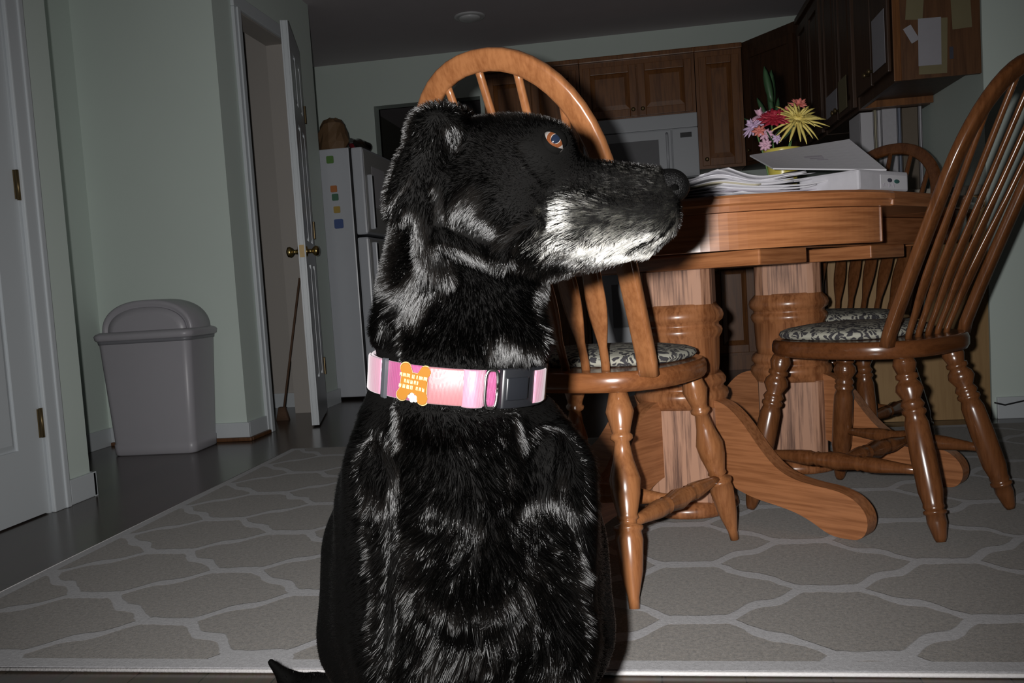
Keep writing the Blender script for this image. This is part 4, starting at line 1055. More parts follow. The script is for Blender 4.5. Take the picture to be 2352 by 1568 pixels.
FLOW = [
([0.2188,-0.1574,0.7240],[-0.9716,-0.2307,0.0536],0.0060),
([0.1800,-0.1627,0.7345],[-0.9487,-0.3138,-0.0382],0.0060),
([0.2017,-0.1758,0.7002],[-0.9142,-0.3893,-0.1124],0.0070),
([0.2084,-0.1642,0.6770],[-0.9033,0.2137,-0.3720],0.0080),
([0.1774,-0.1811,0.6784],[-0.9377,-0.0986,-0.3332],0.0100),
([0.1595,-0.1569,0.6567],[-0.8652,0.2491,-0.4352],0.0140),
([0.1450,-0.1964,0.7068],[-0.9938,0.0747,0.0827],0.0090),
([0.1491,-0.1668,0.7444],[-0.6698,-0.7287,0.1430],0.0070),
([0.1274,-0.1906,0.7432],[-0.8415,-0.5132,-0.1686],0.0060),
([0.1100,-0.1980,0.7627],[-0.9633,-0.2430,-0.1138],0.0080),
([0.0909,-0.1940,0.7765],[-0.9924,0.0707,0.1008],0.0090),
([0.0593,-0.1926,0.7795],[-0.6461,-0.7534,-0.1219],0.0100),
([0.1044,-0.2035,0.7245],[-0.8229,-0.5301,-0.2043],0.0100),
([0.0756,-0.2183,0.7215],[-0.9451,-0.0849,-0.3155],0.0120),
([0.0521,-0.2208,0.7081],[-0.8241,0.2937,-0.4844],0.0130),
([0.0764,-0.2146,0.6841],[-0.8612,-0.2396,-0.4482],0.0140),
([0.1089,-0.2021,0.6747],[-0.9481,0.0713,-0.3098],0.0130),
([0.0367,-0.2160,0.7249],[-0.2541,0.0724,-0.9645],0.0120),
([0.0239,-0.2146,0.7146],[-0.1131,-0.1694,-0.9790],0.0120),
([0.0337,-0.2211,0.7771],[0.3785,0.6870,-0.6203],0.0140),
([0.0173,-0.2202,0.7674],[-0.6318,-0.0008,-0.7751],0.0100),
([-0.0049,-0.2197,0.7354],[-0.5064,0.1837,-0.8425],0.0100),
([-0.0212,-0.2120,0.7067],[-0.3564,0.9015,-0.2457],0.0100),
([0.0104,-0.2166,0.6849],[0.3306,-0.0117,-0.9437],0.0160),
([-0.0039,-0.2031,0.6472],[-0.4003,0.0377,-0.9156],0.0180),
([0.0499,-0.2214,0.6743],[0.8971,0.0279,-0.4410],0.0150),
([0.0628,-0.1923,0.6547],[0.5033,0.0203,-0.8639],0.0200),
([0.0328,-0.2057,0.6449],[0.0870,-0.0529,-0.9948],0.0220),
([0.0696,-0.1974,0.6229],[0.3172,0.1212,-0.9406],0.0240),
([0.1033,-0.1455,0.6234],[-0.0858,-0.8313,-0.5491],0.0160),
([0.1109,-0.1610,0.5866],[0.1415,-0.0440,-0.9890],0.0220),
([0.0823,-0.1918,0.5864],[0.0025,0.5423,-0.8402],0.0260),
([-0.0355,-0.1880,0.6127],[0.0454,-0.0595,-0.9972],0.0200),
([0.0103,-0.2079,0.6033],[-0.0733,0.0080,-0.9973],0.0220),
([0.0264,-0.2147,0.5246],[0.0013,0.0068,-1.0000],0.0220),
([-0.0500,-0.1901,0.5236],[0.3272,-0.2432,-0.9131],0.0180),
([-0.0603,-0.1943,0.4834],[0.5730,-0.2336,-0.7856],0.0200),
([0.0036,-0.2147,0.4858],[0.1057,-0.1231,-0.9867],0.0220),
([0.0600,-0.1962,0.4800],[-0.0993,-0.2274,-0.9687],0.0220),
([0.1081,-0.1565,0.4783],[-0.2178,-0.4317,-0.8753],0.0200),
([0.0257,-0.2205,0.4389],[0.1879,-0.0364,-0.9815],0.0300),
([0.0654,-0.1961,0.4393],[-0.3110,-0.4312,-0.8470],0.0300),
([-0.0170,-0.2135,0.4299],[-0.4846,0.0653,-0.8723],0.0240),
([-0.0534,-0.2031,0.4276],[-0.2261,0.0354,-0.9735],0.0180),
([0.1133,-0.1661,0.4134],[0.3028,0.1664,-0.9384],0.0240),
([0.1270,-0.1563,0.3764],[0.0585,0.1909,-0.9799],0.0220),
([-0.0009,-0.2237,0.3926],[0.1099,-0.0492,-0.9927],0.0300),
([0.0303,-0.2237,0.3802],[-0.0846,0.0833,-0.9929],0.0320),
([0.0663,-0.2022,0.3762],[-0.2225,-0.0179,-0.9748],0.0320),
([-0.0503,-0.2060,0.3457],[-0.2082,-0.0287,-0.9777],0.0200),
([0.1313,-0.1496,0.3138],[0.0870,-0.0529,-0.9948],0.0220),
([0.0148,-0.2077,0.3213],[-0.4185,0.2497,-0.8732],0.0320),
([0.0678,-0.1862,0.3080],[0.3405,-0.1045,-0.9344],0.0320),
([0.0266,-0.1960,0.2870],[-0.0864,0.1021,-0.9910],0.0300),
([-0.0939,-0.1796,0.4473],[-0.0891,0.8909,-0.4454],0.0140),
([-0.1631,-0.0485,0.3852],[-0.0940,0.9397,-0.3289],0.0140),
([-0.1775,-0.0476,0.3398],[-0.0953,0.9535,-0.2860],0.0140),
([-0.1700,-0.0712,0.3031],[-0.0464,0.9275,-0.3710],0.0140),
([-0.1217,-0.1500,0.2877],[0.0000,0.8944,-0.4472],0.0160),
([-0.0744,-0.1957,0.4050],[-0.2673,0.8018,-0.5345],0.0140),
([-0.0798,-0.1947,0.3413],[-0.2673,0.8018,-0.5345],0.0140),
([-0.0959,-0.1388,0.5169],[-0.1761,0.8805,-0.4402],0.0140),
([0.1363,0.0324,0.3555],[0.1761,0.8805,-0.4402],0.0140),
([0.1411,0.0148,0.2938],[0.1761,0.8805,-0.4402],0.0140),
([0.1389,-0.0201,0.2313],[0.1761,0.8805,-0.4402],0.0140),
([-0.3693,0.2255,0.0761],[-0.5460,0.0576,0.8358],0.0140),
([-0.0230,0.0437,0.6206],[0.0000,0.3000,-0.9500],0.0200),
([-0.0475,0.1116,0.4794],[0.0000,0.6000,-0.8000],0.0200),
([-0.0841,0.2957,0.2840],[0.0000,0.5000,-0.8500],0.0200),
([-0.1123,0.3988,0.0703],[0.0000,0.4000,-0.9000],0.0200),
([0.1202,-0.0623,0.5236],[0.2000,0.2000,-0.9500],0.0200),
([0.1359,0.1261,0.2713],[0.1000,0.3000,-0.9500],0.0200),
([-0.1519,-0.0530,0.5344],[-0.2000,0.3000,-0.9000],0.0200),
([-0.0466,-0.1804,0.2053],[0.0000,0.0000,-1.0000],0.0120),
([0.0955,-0.1590,0.1961],[0.0000,0.0000,-1.0000],0.0120),
([-0.0465,-0.1694,0.0644],[0.0000,-0.2000,-1.0000],0.0100),
([0.0883,-0.1492,0.0557],[0.0000,-0.2000,-1.0000],0.0100),
]
AXS = np.array([[0.9869,0.1485,-0.0637],[-0.0530,-0.0746,-0.9958],[-0.1527,0.9861,-0.0658]])
EYE = np.array([0.1253,-0.1915,0.7646])
NOSE = np.array([0.2236,-0.1345,0.7221])
CC = np.array([0.00997,-0.13298,0.55619])
CA = np.array([0.98062,0.14287,-0.13406])
CB = np.array([-0.13903,0.98957,0.03761])
CN = np.array([0.13804,-0.01824,0.99026])
CRAD = 0.0815
PHI_TAB = {840: -1.4573, 852: -1.4573, 857: -1.4573, 870: -1.0373, 884: -0.8793, 887: -0.8512, 895: -0.7820, 955: -0.3925, 985: -0.2345, 1062: 0.1394, 1080: 0.2264, 1106: 0.3553, 1108: 0.3655, 1137: 0.5186, 1142: 0.5464, 1150: 0.5920, 1195: 0.8917, 1208: 1.0042, 1231: 1.3058, 1243: 1.4573}
def PHI(k): return PHI_TAB[k]
COLLAR_GROOVE = (CC, CN, CRAD)
LIFT_DARK = 62.0
LIFT_SHEEN = 6.0
HAIR_ROUGH = .14
HAIR_IOR = 1.42
# ---- shared: implicit dog body
def smin(a, b, k):
    h = np.clip(.5 + .5 * (b - a) / k, 0, 1)
    return b + (a - b) * h - k * h * (1 - h)
def smax(a, b, k):
    return -smin(-a, -b, k)
def d_cone(p, a, ra, b, rb):
    a = np.asarray(a); b = np.asarray(b); ba = b - a; l2 = float(ba @ ba)
    t = np.clip((p - a) @ ba / l2, 0, 1)
    q = p - a - t[:, None] * ba
    return np.sqrt((q * q).sum(1)) - (ra + (rb - ra) * t)
def d_ell(p, c, Rm, r):
    q = (p - np.asarray(c)) @ np.asarray(Rm).T
    r = np.asarray(r)
    k0 = np.sqrt(((q / r) ** 2).sum(1)); k1 = np.sqrt(((q / (r * r)) ** 2).sum(1)) + 1e-9
    return k0 * (k0 - 1) / k1
def dog_chunk(p):
    d = np.full(len(p), 9.0)
    c = (p.min(0) + p.max(0)) / 2; rad = float(np.linalg.norm(p - c, axis=1).max()) + .09
    for i in np.flatnonzero(np.linalg.norm(BND_C - c, axis=1) - BND_R < rad):
        pr = PRIMS[i]
        if pr[0] == 'c': e = d_cone(p, pr[1], pr[2], pr[3], pr[4]); k = pr[5]
        else: e = d_ell(p, pr[1], pr[2], pr[3]); k = pr[4]
        d = smin(d, e, k)
    if COLLAR_GROOVE is not None:
        cc_, cn_, cr_ = COLLAR_GROOVE
        if np.linalg.norm(c - cc_) < rad + .16:
            q = p - cc_; h = q @ cn_; ra = np.sqrt(np.maximum((q * q).sum(1) - h * h, 0))
            cut = np.maximum(np.maximum(np.abs(h) - .021, (cr_ - .0015) - ra), np.sqrt((q * q).sum(1)) - .14)
            d = smax(d, -cut, .006)
    return d
def dog_sdf(p):
    if len(p) < 6000: return dog_chunk(p)
    q = np.floor(p / .09).astype(np.int64)
    key = (q[:, 0] * 4001 + q[:, 1]) * 4001 + q[:, 2]
    o = np.argsort(key, kind='stable'); out = np.empty(len(p)); ks = key[o]
    cuts = np.concatenate([[0], np.flatnonzero(np.diff(ks)) + 1, [len(p)]])
    for a_, b_ in zip(cuts[:-1], cuts[1:]): out[o[a_:b_]] = dog_chunk(p[o[a_:b_]])
    return out
def bounds():
    C_, R_ = [], []
    for pr in PRIMS:
        if pr[0] == 'c':
            a, b = np.asarray(pr[1]), np.asarray(pr[3]); C_.append((a + b) / 2); R_.append(np.linalg.norm(b - a) / 2 + max(pr[2], pr[4]))
        else: C_.append(np.asarray(pr[1])); R_.append(max(pr[3]))
    return np.array(C_), np.array(R_)
BND_C, BND_R = bounds()

def grad(p, h=.0012):
    g = np.empty_like(p)
    for i in range(3):
        e = np.zeros(3); e[i] = h
        g[:, i] = dog_sdf(p + e) - dog_sdf(p - e)
    return g / (np.linalg.norm(g, axis=1)[:, None] + 1e-12)

def surface_net(fn, lo, hi, step, block=8):
    """naive surface nets on a sparsely evaluated grid"""
    n = np.ceil((np.asarray(hi) - lo) / step / block).astype(int)
    bs = step * block
    cx = [lo[i] + bs * (np.arange(n[i]) + .5) for i in range(3)]
    C = np.stack(np.meshgrid(*cx, indexing='ij'), -1).reshape(-1, 3)
    dc = fn(C)
    act = np.abs(dc) < bs * 1.7
    dims = n * block + 1
    F = np.repeat(np.repeat(np.repeat(np.sign(dc).reshape(n), block, 0), block, 1), block, 2).astype(np.float32)
    F = np.pad(F, ((0, 1), (0, 1), (0, 1)), mode='edge') * .05
    idx = np.argwhere(act.reshape(n))
    off = np.stack(np.meshgrid(*[np.arange(block + 1)] * 3, indexing='ij'), -1).reshape(-1, 3)
    for s0 in range(0, len(idx), 256):
        g = (idx[s0:s0 + 256, None, :] * block + off[None]).reshape(-1, 3)
        F[g[:, 0], g[:, 1], g[:, 2]] = fn(lo + g * step)
    neg = F < 0
    a = np.zeros(np.array(F.shape) - 1, np.uint8)
    for di in (0, 1):
        for dj in (0, 1):
            for dk in (0, 1):
                a += neg[di:F.shape[0] - 1 + di, dj:F.shape[1] - 1 + dj, dk:F.shape[2] - 1 + dk]
    cells = np.argwhere((a > 0) & (a < 8))
    vid = np.full(a.shape, -1, np.int64); vid[cells[:, 0], cells[:, 1], cells[:, 2]] = np.arange(len(cells))
    acc = np.zeros((len(cells), 3)); cnt = np.zeros(len(cells))
    corners = [(i, j, k) for i in (0, 1) for j in (0, 1) for k in (0, 1)]
    for c0 in corners:
        for ax in range(3):
            if c0[ax] == 1: continue
            c1 = list(c0); c1[ax] = 1
            f0 = F[cells[:, 0] + c0[0], cells[:, 1] + c0[1], cells[:, 2] + c0[2]]; f1 = F[cells[:, 0] + c1[0], cells[:, 1] + c1[1], cells[:, 2] + c1[2]]
            m = (f0 < 0) != (f1 < 0)
            t = np.where(m, f0 / np.where(m, f0 - f1, 1), 0)
            p = np.array(c0, float)[None].repeat(len(cells), 0); p[:, ax] += t
            acc[m] += p[m]; cnt[m] += 1
    V = lo + (cells + acc / cnt[:, None]) * step
    quads = []
    for ax in range(3):
        s0 = [slice(1, -1)] * 3; s0[ax] = slice(0, -1)
        s1 = [slice(1, -1)] * 3; s1[ax] = slice(1, None)
        A, B = neg[tuple(s0)], neg[tuple(s1)]
        e = np.argwhere(A != B) + np.array([1 if i != ax else 0 for i in range(3)])
        inward = neg[e[:, 0], e[:, 1], e[:, 2]]
        b, c = (ax + 1) % 3, (ax + 2) % 3
        q = []
        for ob, oc in ((0, 0), (-1, 0), (-1, -1), (0, -1)):
            g = e.copy(); g[:, b] += ob; g[:, c] += oc
            q.append(vid[g[:, 0], g[:, 1], g[:, 2]])
        q = np.stack(q, 1)
        q[~inward] = q[~inward][:, ::-1]
        quads.append(q)
    Q = np.concatenate(quads); Q = Q[(Q >= 0).all(1)]
    return V, Q

def np_mesh(name, V, Q, mat, parent, smooth=True):
    me = bpy.data.meshes.new(name)
    me.vertices.add(len(V)); me.vertices.foreach_set('co', np.ascontiguousarray(V, dtype=np.float32).ravel())
    k = Q.shape[1]
    me.loops.add(len(Q) * k); me.loops.foreach_set('vertex_index', np.ascontiguousarray(Q, dtype=np.int32).ravel())
    me.polygons.add(len(Q)); me.polygons.foreach_set('loop_start', np.arange(0, len(Q) * k, k, dtype=np.int32))
    me.polygons.foreach_set('use_smooth', np.full(len(Q), smooth))
    me.materials.append(mat); me.update(calc_edges=True); me.validate()
    o = bpy.data.objects.new(name, me); col.objects.link(o); o.parent = parent
    return o

dog = thing('dog', 'black short-haired dog with a grey muzzle sitting with its head turned aside', 'dog', BASE)
M['skin'] = plain('black_dog_skin', (.0012, .0011, .001), .8, noise=.2, spec=.05)
pts = np.concatenate([np.array([p[1] for p in PRIMS]), np.array([p[3] for p in PRIMS if p[0] == 'c'])])
lo = pts.min(0) - .22; hi = pts.max(0) + .22; lo[2] = -.03
V, Q = surface_net(dog_sdf, lo, hi, .0036)
for _ in range(2):
    g = grad(V); d = dog_sdf(V); V = V - g * np.clip(d, -.003, .003)[:, None]
V[:, 2] = np.maximum(V[:, 2], .0)
np_mesh('body', V, Q, M['skin'], dog)

# ---- fur
rng = np.random.default_rng(5)
campos = np.array(CAM - BASE)
p0, p1, p2_, p3 = (V[Q[:, i]] for i in range(4))
ar = np.linalg.norm(np.cross(p2_ - p0, p3 - p1), axis=1) * .5
cen = (p0 + p1 + p2_ + p3) / 4
nrm = np.cross(p2_ - p0, p3 - p1); nrm /= np.linalg.norm(nrm, axis=1)[:, None] + 1e-12
view = campos - cen; dist = np.linalg.norm(view, axis=1); view /= dist[:, None]
facing = (nrm * view).sum(1)
wgt = np.where(facing > -.25, 1.0, .10) * np.where(cen[:, 2] > .50, 2.4, 1.0) * np.where(cen[:, 2] < .20, .25, 1.0)
NF = 210000
pick = rng.choice(len(Q), NF, p=ar * wgt / (ar * wgt).sum())
a, b = rng.random(NF)[:, None], rng.random(NF)[:, None]
root = (p0[pick] * (1 - a) + p1[pick] * a) * (1 - b) + (p3[pick] * (1 - a) + p2_[pick] * a) * b
root = root - grad(root) * dog_sdf(root)[:, None]
N_ = grad(root)
def seg_dist(p, poly):
    poly = np.array(poly); best = np.full(len(p), 9.0)
    if len(poly) == 1: return np.linalg.norm(p - poly[0], axis=1)
    for q0_, q1_ in zip(poly[:-1], poly[1:]):
        ba = q1_ - q0_; t = np.clip((p - q0_) @ ba / (ba @ ba), 0, 1)
        best = np.minimum(best, np.linalg.norm(p - q0_ - t[:, None] * ba, axis=1))
    return best
def field(tab, p):
    out = np.zeros(len(p))
    for poly, r, s in tab:
        d = seg_dist(p, poly); out = np.maximum(out, s * np.clip(1.6 - d / r, 0, 1))
    return out
# combing direction and length from guides
fp = np.array([x[0] for x in FLOW]); fd = np.array([x[1] for x in FLOW]); fl_ = np.array([x[2] for x in FLOW])
T_ = np.zeros((NF, 3)); ln = np.zeros(NF); ws = np.zeros(NF)
for i in range(len(fp)):
    w = 1 / (((root - fp[i]) ** 2).sum(1) + .0004) ** 1.6
    T_ += w[:, None] * fd[i]; ln += w * fl_[i]; ws += w
T_ /= ws[:, None]; ln /= ws
sheen = np.minimum(1, field(SHEEN, root)); white = field(WHITE, root); dark = field(DARK, root)
# swirl noise for tufts
ph = root * 1.0
def wav(k, s): return np.sin(ph @ rng.normal(0, k, 3) + s)
long_ = np.clip((ln - .014) / .016, 0, 1)
sw = np.stack([wav(60, 1) + wav(130, 2), wav(60, 3) + wav(130, 4), wav(60, 5) + wav(130, 6)], 1)
T_ = T_ + sw * ((.05 + .30 * long_) * (1 - .7 * sheen))[:, None] + rng.normal(0, .10, (NF, 3)) + rng.normal(0, .12, (NF, 3)) * long_[:, None]
vw = campos - root; vw /= np.linalg.norm(vw, axis=1)[:, None]
fc = np.clip((N_ * vw).sum(1), 0, 1)
fs = np.clip((fc - .58) / .18, 0, 1); fs = fs * fs * (3 - 2 * fs)
fs = np.maximum(fs, np.clip((root[:, 2] - .60) / .05, 0, 1))      # the short coat of the head stands up evenly
T_ = T_ - vw * (2.2 * (1 - fs) * (1 - sheen) * (white < .6))[:, None]      # on the flanks the coat lies back along the body
T_ -= N_ * (T_ * N_).sum(1)[:, None]; T_ /= np.linalg.norm(T_, axis=1)[:, None] + 1e-9
lift = np.radians(4 + (LIFT_DARK - 4) * fs + rng.normal(0, 6, NF)) * (1 - sheen) + np.radians(LIFT_SHEEN + rng.normal(0, 7, NF)) * sheen
glint = rng.random(NF) < .03 * (1 + 2 * long_)
lift = np.where(glint, np.radians(12), lift)
wmask = rng.random(NF) < white * (1 - .9 * np.minimum(1, dark))
lift = np.where(wmask, np.radians(22), lift)
ln = ln * rng.uniform(.7, 1.2, NF) * np.where(wmask, 1.1, .62 + .38 * np.minimum(1, sheen + long_))
# bare round the eye and nose, flattened under the collar
de = np.linalg.norm(root - EYE, axis=1); dn_ = np.linalg.norm(root - NOSE, axis=1)
ln *= np.clip((de - .010) / .018, .15, 1)
hb = (root - CC) @ CN; near_collar = (np.abs(root[:, 2] - CC[2]) < .08)
keep = (de > .0118) & (dn_ > .0185) & ~((np.abs(hb) < .016) & near_collar) & (root[:, 2] > .004)
ln = np.where(near_collar, ln * np.clip((np.abs(hb) - .012) / .03, .25, 1), ln)
root, N_, T_, ln, lift, wmask, white, sheen, glint, long_ = (x[keep] for x in (root, N_, T_, ln, lift, wmask, white, sheen, glint, long_))
n = len(root); K = 5
dirv = T_ * np.cos(lift)[:, None] + N_ * np.sin(lift)[:, None]
ts = np.linspace(0, 1, K)
bend = -N_ * (np.sin(lift) * np.where(wmask, .45, .12 + .3 * sheen))[:, None]
P_ = root[:, None, :] - N_[:, None, :] * .0006 + ln[:, None, None] * (dirv[:, None, :] * ts[None, :, None] + bend[:, None, :] * (ts ** 2)[None, :, None])
# clumps
from mathutils.kdtree import KDTree
NC = 9000
ci = rng.choice(n, NC, replace=False)
kd = KDTree(NC)
for i, j in enumerate(ci): kd.insert(root[j], i)
kd.balance()
near = np.array([ci[kd.find(r)[1]] for r in root])
cl_amt = (.10 + .45 * long_)[:, None, None] * (ts ** 1.5)[None, :, None]
P_ = P_ + (P_[near] - P_) * cl_amt
hc = bpy.data.hair_curves.new('fur')
hc.add_curves([K] * n)
hc.attributes['position'].data.foreach_set('vector', np.ascontiguousarray(P_, dtype=np.float32).ravel())
rad = np.where(wmask, .00016, .00013)[:, None] * np.array([1, 1, .85, .6, .2])[None]
ra_ = hc.attributes.get('radius') or hc.attributes.new('radius', 'FLOAT', 'POINT')
ra_.data.foreach_set('value', rad.astype(np.float32).ravel())
colr = np.empty((n, 4), np.float32)
jit = rng.uniform(.6, 1.3, n)[:, None]
colr[:, :3] = np.where(wmask[:, None], np.array([[.58, .55, .46]]) * rng.uniform(.12, 1.05, n)[:, None], np.array([[.0022, .0019, .0017]]) * jit)
colr[:, 3] = 1
ca = hc.attributes.new('fur_colour', 'FLOAT_COLOR', 'CURVE')
ca.data.foreach_set('color', colr.ravel())
fm_ = bpy.data.materials.new('dog_hair'); fm_.use_nodes = True
nt = fm_.node_tree; nt.nodes.clear()
outn = nt.nodes.new('ShaderNodeOutputMaterial'); hb_ = nt.nodes.new('ShaderNodeBsdfHairPrincipled')
hb_.parametrization = 'COLOR'
at_ = nt.nodes.new('ShaderNodeAttribute'); at_.attribute_name = 'fur_colour'
L(nt, at_.outputs['Color'], hb_.inputs['Color'])
hb_.inputs['Roughness'].default_value = HAIR_ROUGH; hb_.inputs['Radial Roughness'].default_value = .5
hb_.inputs['Coat'].default_value = 0.0; hb_.inputs['IOR'].default_value = HAIR_IOR; hb_.inputs['Offset'].default_value = R(3)
L(nt, hb_.outputs[0], outn.inputs['Surface'])
hc.materials.append(fm_)
fur = bpy.data.objects.new('fur', hc); col.objects.link(fur); fur.parent = dog
fur['kind'] = 'stuff'

# ---- eye, nose
def frame(z, x):
    z = Vector(z).normalized(); x = Vector(x); x = (x - z * x.dot(z)).normalized(); y = z.cross(x)
    return Matrix((x, y, z)).transposed().to_4x4()
imR, imD, imF = (Vector(AXS[i]) for i in range(3))
ER = .0112
eye_c = Vector(EYE) + imF * .0035
gaze = (-imF * 1 + imR * .16 - imD * .05).normalized()
tiltx = (imR * math.cos(R(42)) + imD * math.sin(R(42)))
Me = Matrix.Translation(eye_c) @ frame(gaze, tiltx)
def cap(r, a0, a1, sx=1.0, n=28, m=6):
    rs = []
    for i in range(m + 1):
        a = a0 + (a1 - a0) * i / m; a = max(a, R(.5))
        rs.append([(r * math.sin(a * (sx if False else 1)) * math.cos(2 * math.pi * j / n) * sx, r * math.sin(a) * math.sin(2 * math.pi * j / n), r * math.cos(a)) for j in range(n)])
    return rs
eye = MB().ball((0, 0, 0), ER, M=Me, n=28, m=18).build('eye', plain('eye_white', (.10, .09, .085), .08, coat=1.0), dog)
MB().rings(cap(ER + .0003, R(42), R(23)), caps=False, M=Me).build('iris', plain('amber_iris', (.05, .016, .006), .12, noise=.3, scale=900, coat=1.0), eye)
MB().rings(cap(ER + .00035, R(24), R(.5), .8), caps=True, M=Me).build('pupil', plain('blue_black_pupil', (.004, .006, .012), .1, coat=1.0), eye)
Ml = Matrix.Translation(eye_c) @ frame(-imF, tiltx)
for nm, sg in (('upper_lid', -1), ('lower_lid', 1)):
    rs = []
    for i in range(8):
        ring = []
        for j in range(25):
            al = R(-62 + 124 * j / 24)
            op = R(25 if sg < 0 else 21) * max(0, math.cos(al * 90 / 62 * 1.0)) ** .8
            be = op + (R(84) - op) * i / 7
            rr = ER + .0010 + (.0004 if i == 0 else 0)
            ring.append((rr * math.sin(al) , sg * -1 * rr * math.sin(be) * math.cos(al) * -1, rr * math.cos(be) * math.cos(al)))
        rs.append(ring)
    MB().rings(rs, closed=False, caps=False, M=Ml).build(nm, M['skin'], dog)
M['nose'] = plain('wet_black_nose', (.002, .0019, .0019), .38, noise=.4, scale=700, bump=.9, spec=.10)
NPR = [('e', NOSE, AXS, np.array([.0215, .0168, .0215]), .004), ('e', NOSE + AXS[0] * .005 - AXS[1] * .004, AXS, np.array([.0105, .0100, .0170]), .006), ('c', NOSE + AXS[0] * .004 + AXS[1] * .008, .0075, NOSE + AXS[0] * .002 + AXS[1] * .018, .005, .005),
       ('c', NOSE + AXS[0] * .013 - AXS[2] * .008 + AXS[1] * .001, .0042, NOSE + AXS[0] * .002 - AXS[2] * .021 + AXS[1] * .004, .0022, -.002), ('c', NOSE + AXS[0] * .013 + AXS[2] * .008, .0042, NOSE + AXS[0] * .002 + AXS[2] * .021 + AXS[1] * .004, .0022, -.002)]
def nose_sdf(p):
    d = np.full(len(p), 9.0)
    for pr in NPR:
        e = d_cone(p, pr[1], pr[2], pr[3], pr[4]) if pr[0] == 'c' else d_ell(p, pr[1], pr[2], pr[3]); k = pr[-1]
        d = smax(d, -e, -k) if k < 0 else smin(d, e, k)
    return d
Vn, Qn = surface_net(nose_sdf, NOSE - .035, NOSE + .035, .0011)
np_mesh('nose', Vn, Qn, M['nose'], dog)
# whiskers
wk_ = MB(); rn = random.Random(8)
for k in range(14):
    c0 = Vector(NOSE) - imR * rn.uniform(.03, .06) + imD * rn.uniform(.012, .034) - imF * .018
    dr = (-imR * rn.uniform(-.2, 1) + imD * rn.uniform(.0, .9) - imF * rn.uniform(.2, .8)).normalized()
    ll = rn.uniform(.02, .035)
    wk_.tube([c0, c0 + dr * ll * .5, c0 + dr * ll + imD * .006], [.0002, .00016, .00006], 4)
wk_.build('whiskers', plain('whisker_black', (.02, .02, .02), .4), dog)

# ------------------------------------------------------------------ collar
collar = thing('dog_collar', 'pink nylon collar with black buckle and orange bone tag on the black dog', 'collar', BASE)
def ring_pt(phi, r=CRAD, h=0.0):
    return Vector(CC) + (Vector(CA) * math.sin(phi) - Vector(CB) * math.cos(phi)) * r + Vector(CN) * h
def band(phi0, phi1, r0, r1, h0, h1, n=48, bulge=0.0, closed=False):
    rs = []
    for i in range(n if closed else n + 1):
        t = i / n; ph_ = phi0 + (phi1 - phi0) * t; bb = bulge * math.sin(math.pi * t)
        e = .0006
        rs.append([ring_pt(ph_, r0 + bb, h0), ring_pt(ph_, r1 + bb - e, h0), ring_pt(ph_, r1 + bb, h0 + e * 2), ring_pt(ph_, r1 + bb, h1 - e * 2), ring_pt(ph_, r1 + bb - e, h1), ring_pt(ph_, r0 + bb, h1)])
    mb = MB()
    if closed:
        rs.append(rs[0]); mb.rings(rs, caps=False)
    else: mb.rings(rs)
    return mb
def nylon(name, c, c2):
    m, nt, b = new_mat(name)
    tc = nt.nodes.new('ShaderNodeTexCoord'); wv = nt.nodes.new('ShaderNodeTexWave'); wv.bands_direction = 'X'
    wv.inputs['Scale'].default_value = 260; wv.inputs['Distortion'].default_value = 1.5
    L(nt, tc.outputs['Object'], wv.inputs['Vector'])
    mx = nt.nodes.new('ShaderNodeMix'); mx.data_type = 'RGBA'; mx.inputs[6].default_value = (*c, 1); mx.inputs[7].default_value = (*c2, 1)
    L(nt, wv.outputs['Fac'], mx.inputs[0]); L(nt, mx.outputs[2], b.inputs['Base Color'])
    bp = nt.nodes.new('ShaderNodeBump'); bp.inputs['Strength'].default_value = .25; bp.inputs['Distance'].default_value = .0004
    L(nt, wv.outputs['Fac'], bp.inputs['Height']); L(nt, bp.outputs['Normal'], b.inputs['Normal'])
    b.inputs['Roughness'].default_value = .38
    b.inputs['Sheen Weight'].default_value = .2
    return m
M['pink'] = nylon('magenta_nylon', (0.108, 0.016, 0.054), (0.173, 0.036, 0.094))
M['salmon'] = nylon('salmon_nylon', (0.137, 0.048, 0.054), (0.158, 0.065, 0.068))
M['pink_highlit'] = nylon('pink_nylon_highlit', (0.187, 0.079, 0.115), (0.216, 0.115, 0.151))  # pink lightened to paint in the flash highlight on the strap folds
HH = .0165
def ph_of(x):      # angle on the ring whose lateral offset matches
    return PHI(x)
band(0, 2 * math.pi, CRAD, CRAD + .0022, -HH, HH, 120, closed=True).build('strap', M['pink'], collar)
band(ph_of(985), ph_of(1080), CRAD + .0023, CRAD + .0042, -HH, HH, 20).build('overlap_strap', M['salmon'], collar)
band(ph_of(1062), ph_of(1108), CRAD + .0020, CRAD + .0040, -HH - .0008, HH + .0004, 20, bulge=.0045).build('folded_loop', M['pink_highlit'], collar)
band(ph_of(852), ph_of(884), CRAD + .0020, CRAD + .0040, -HH, HH, 14, bulge=.002).build('folded_loop', M['pink_highlit'], collar)
band(ph_of(887), ph_of(895), CRAD + .0022, CRAD + .0055, -HH - .002, HH + .002, 6).build('slider', plain('grey_slider', (.03, .032, .036), .35), collar)
bk_ = band(ph_of(1142), ph_of(1243), CRAD + .0015, CRAD + .0085, -HH - .0015, HH + .0018, 24)
buckle = bk_.build('buckle', plain('black_buckle', (.004, .0043, .0055), .45), collar)
band(ph_of(1150), ph_of(1195), CRAD + .0086, CRAD + .0100, -HH + .006, HH - .006, 12).build('buckle_rib', plain('black_buckle_rib', (.0045, .005, .0065), .4), buckle)
band(ph_of(1208), ph_of(1231), CRAD + .0080, CRAD + .0096, -HH + .001, HH - .001, 10, bulge=.0015).build('buckle_strap', M['pink_highlit'], buckle)
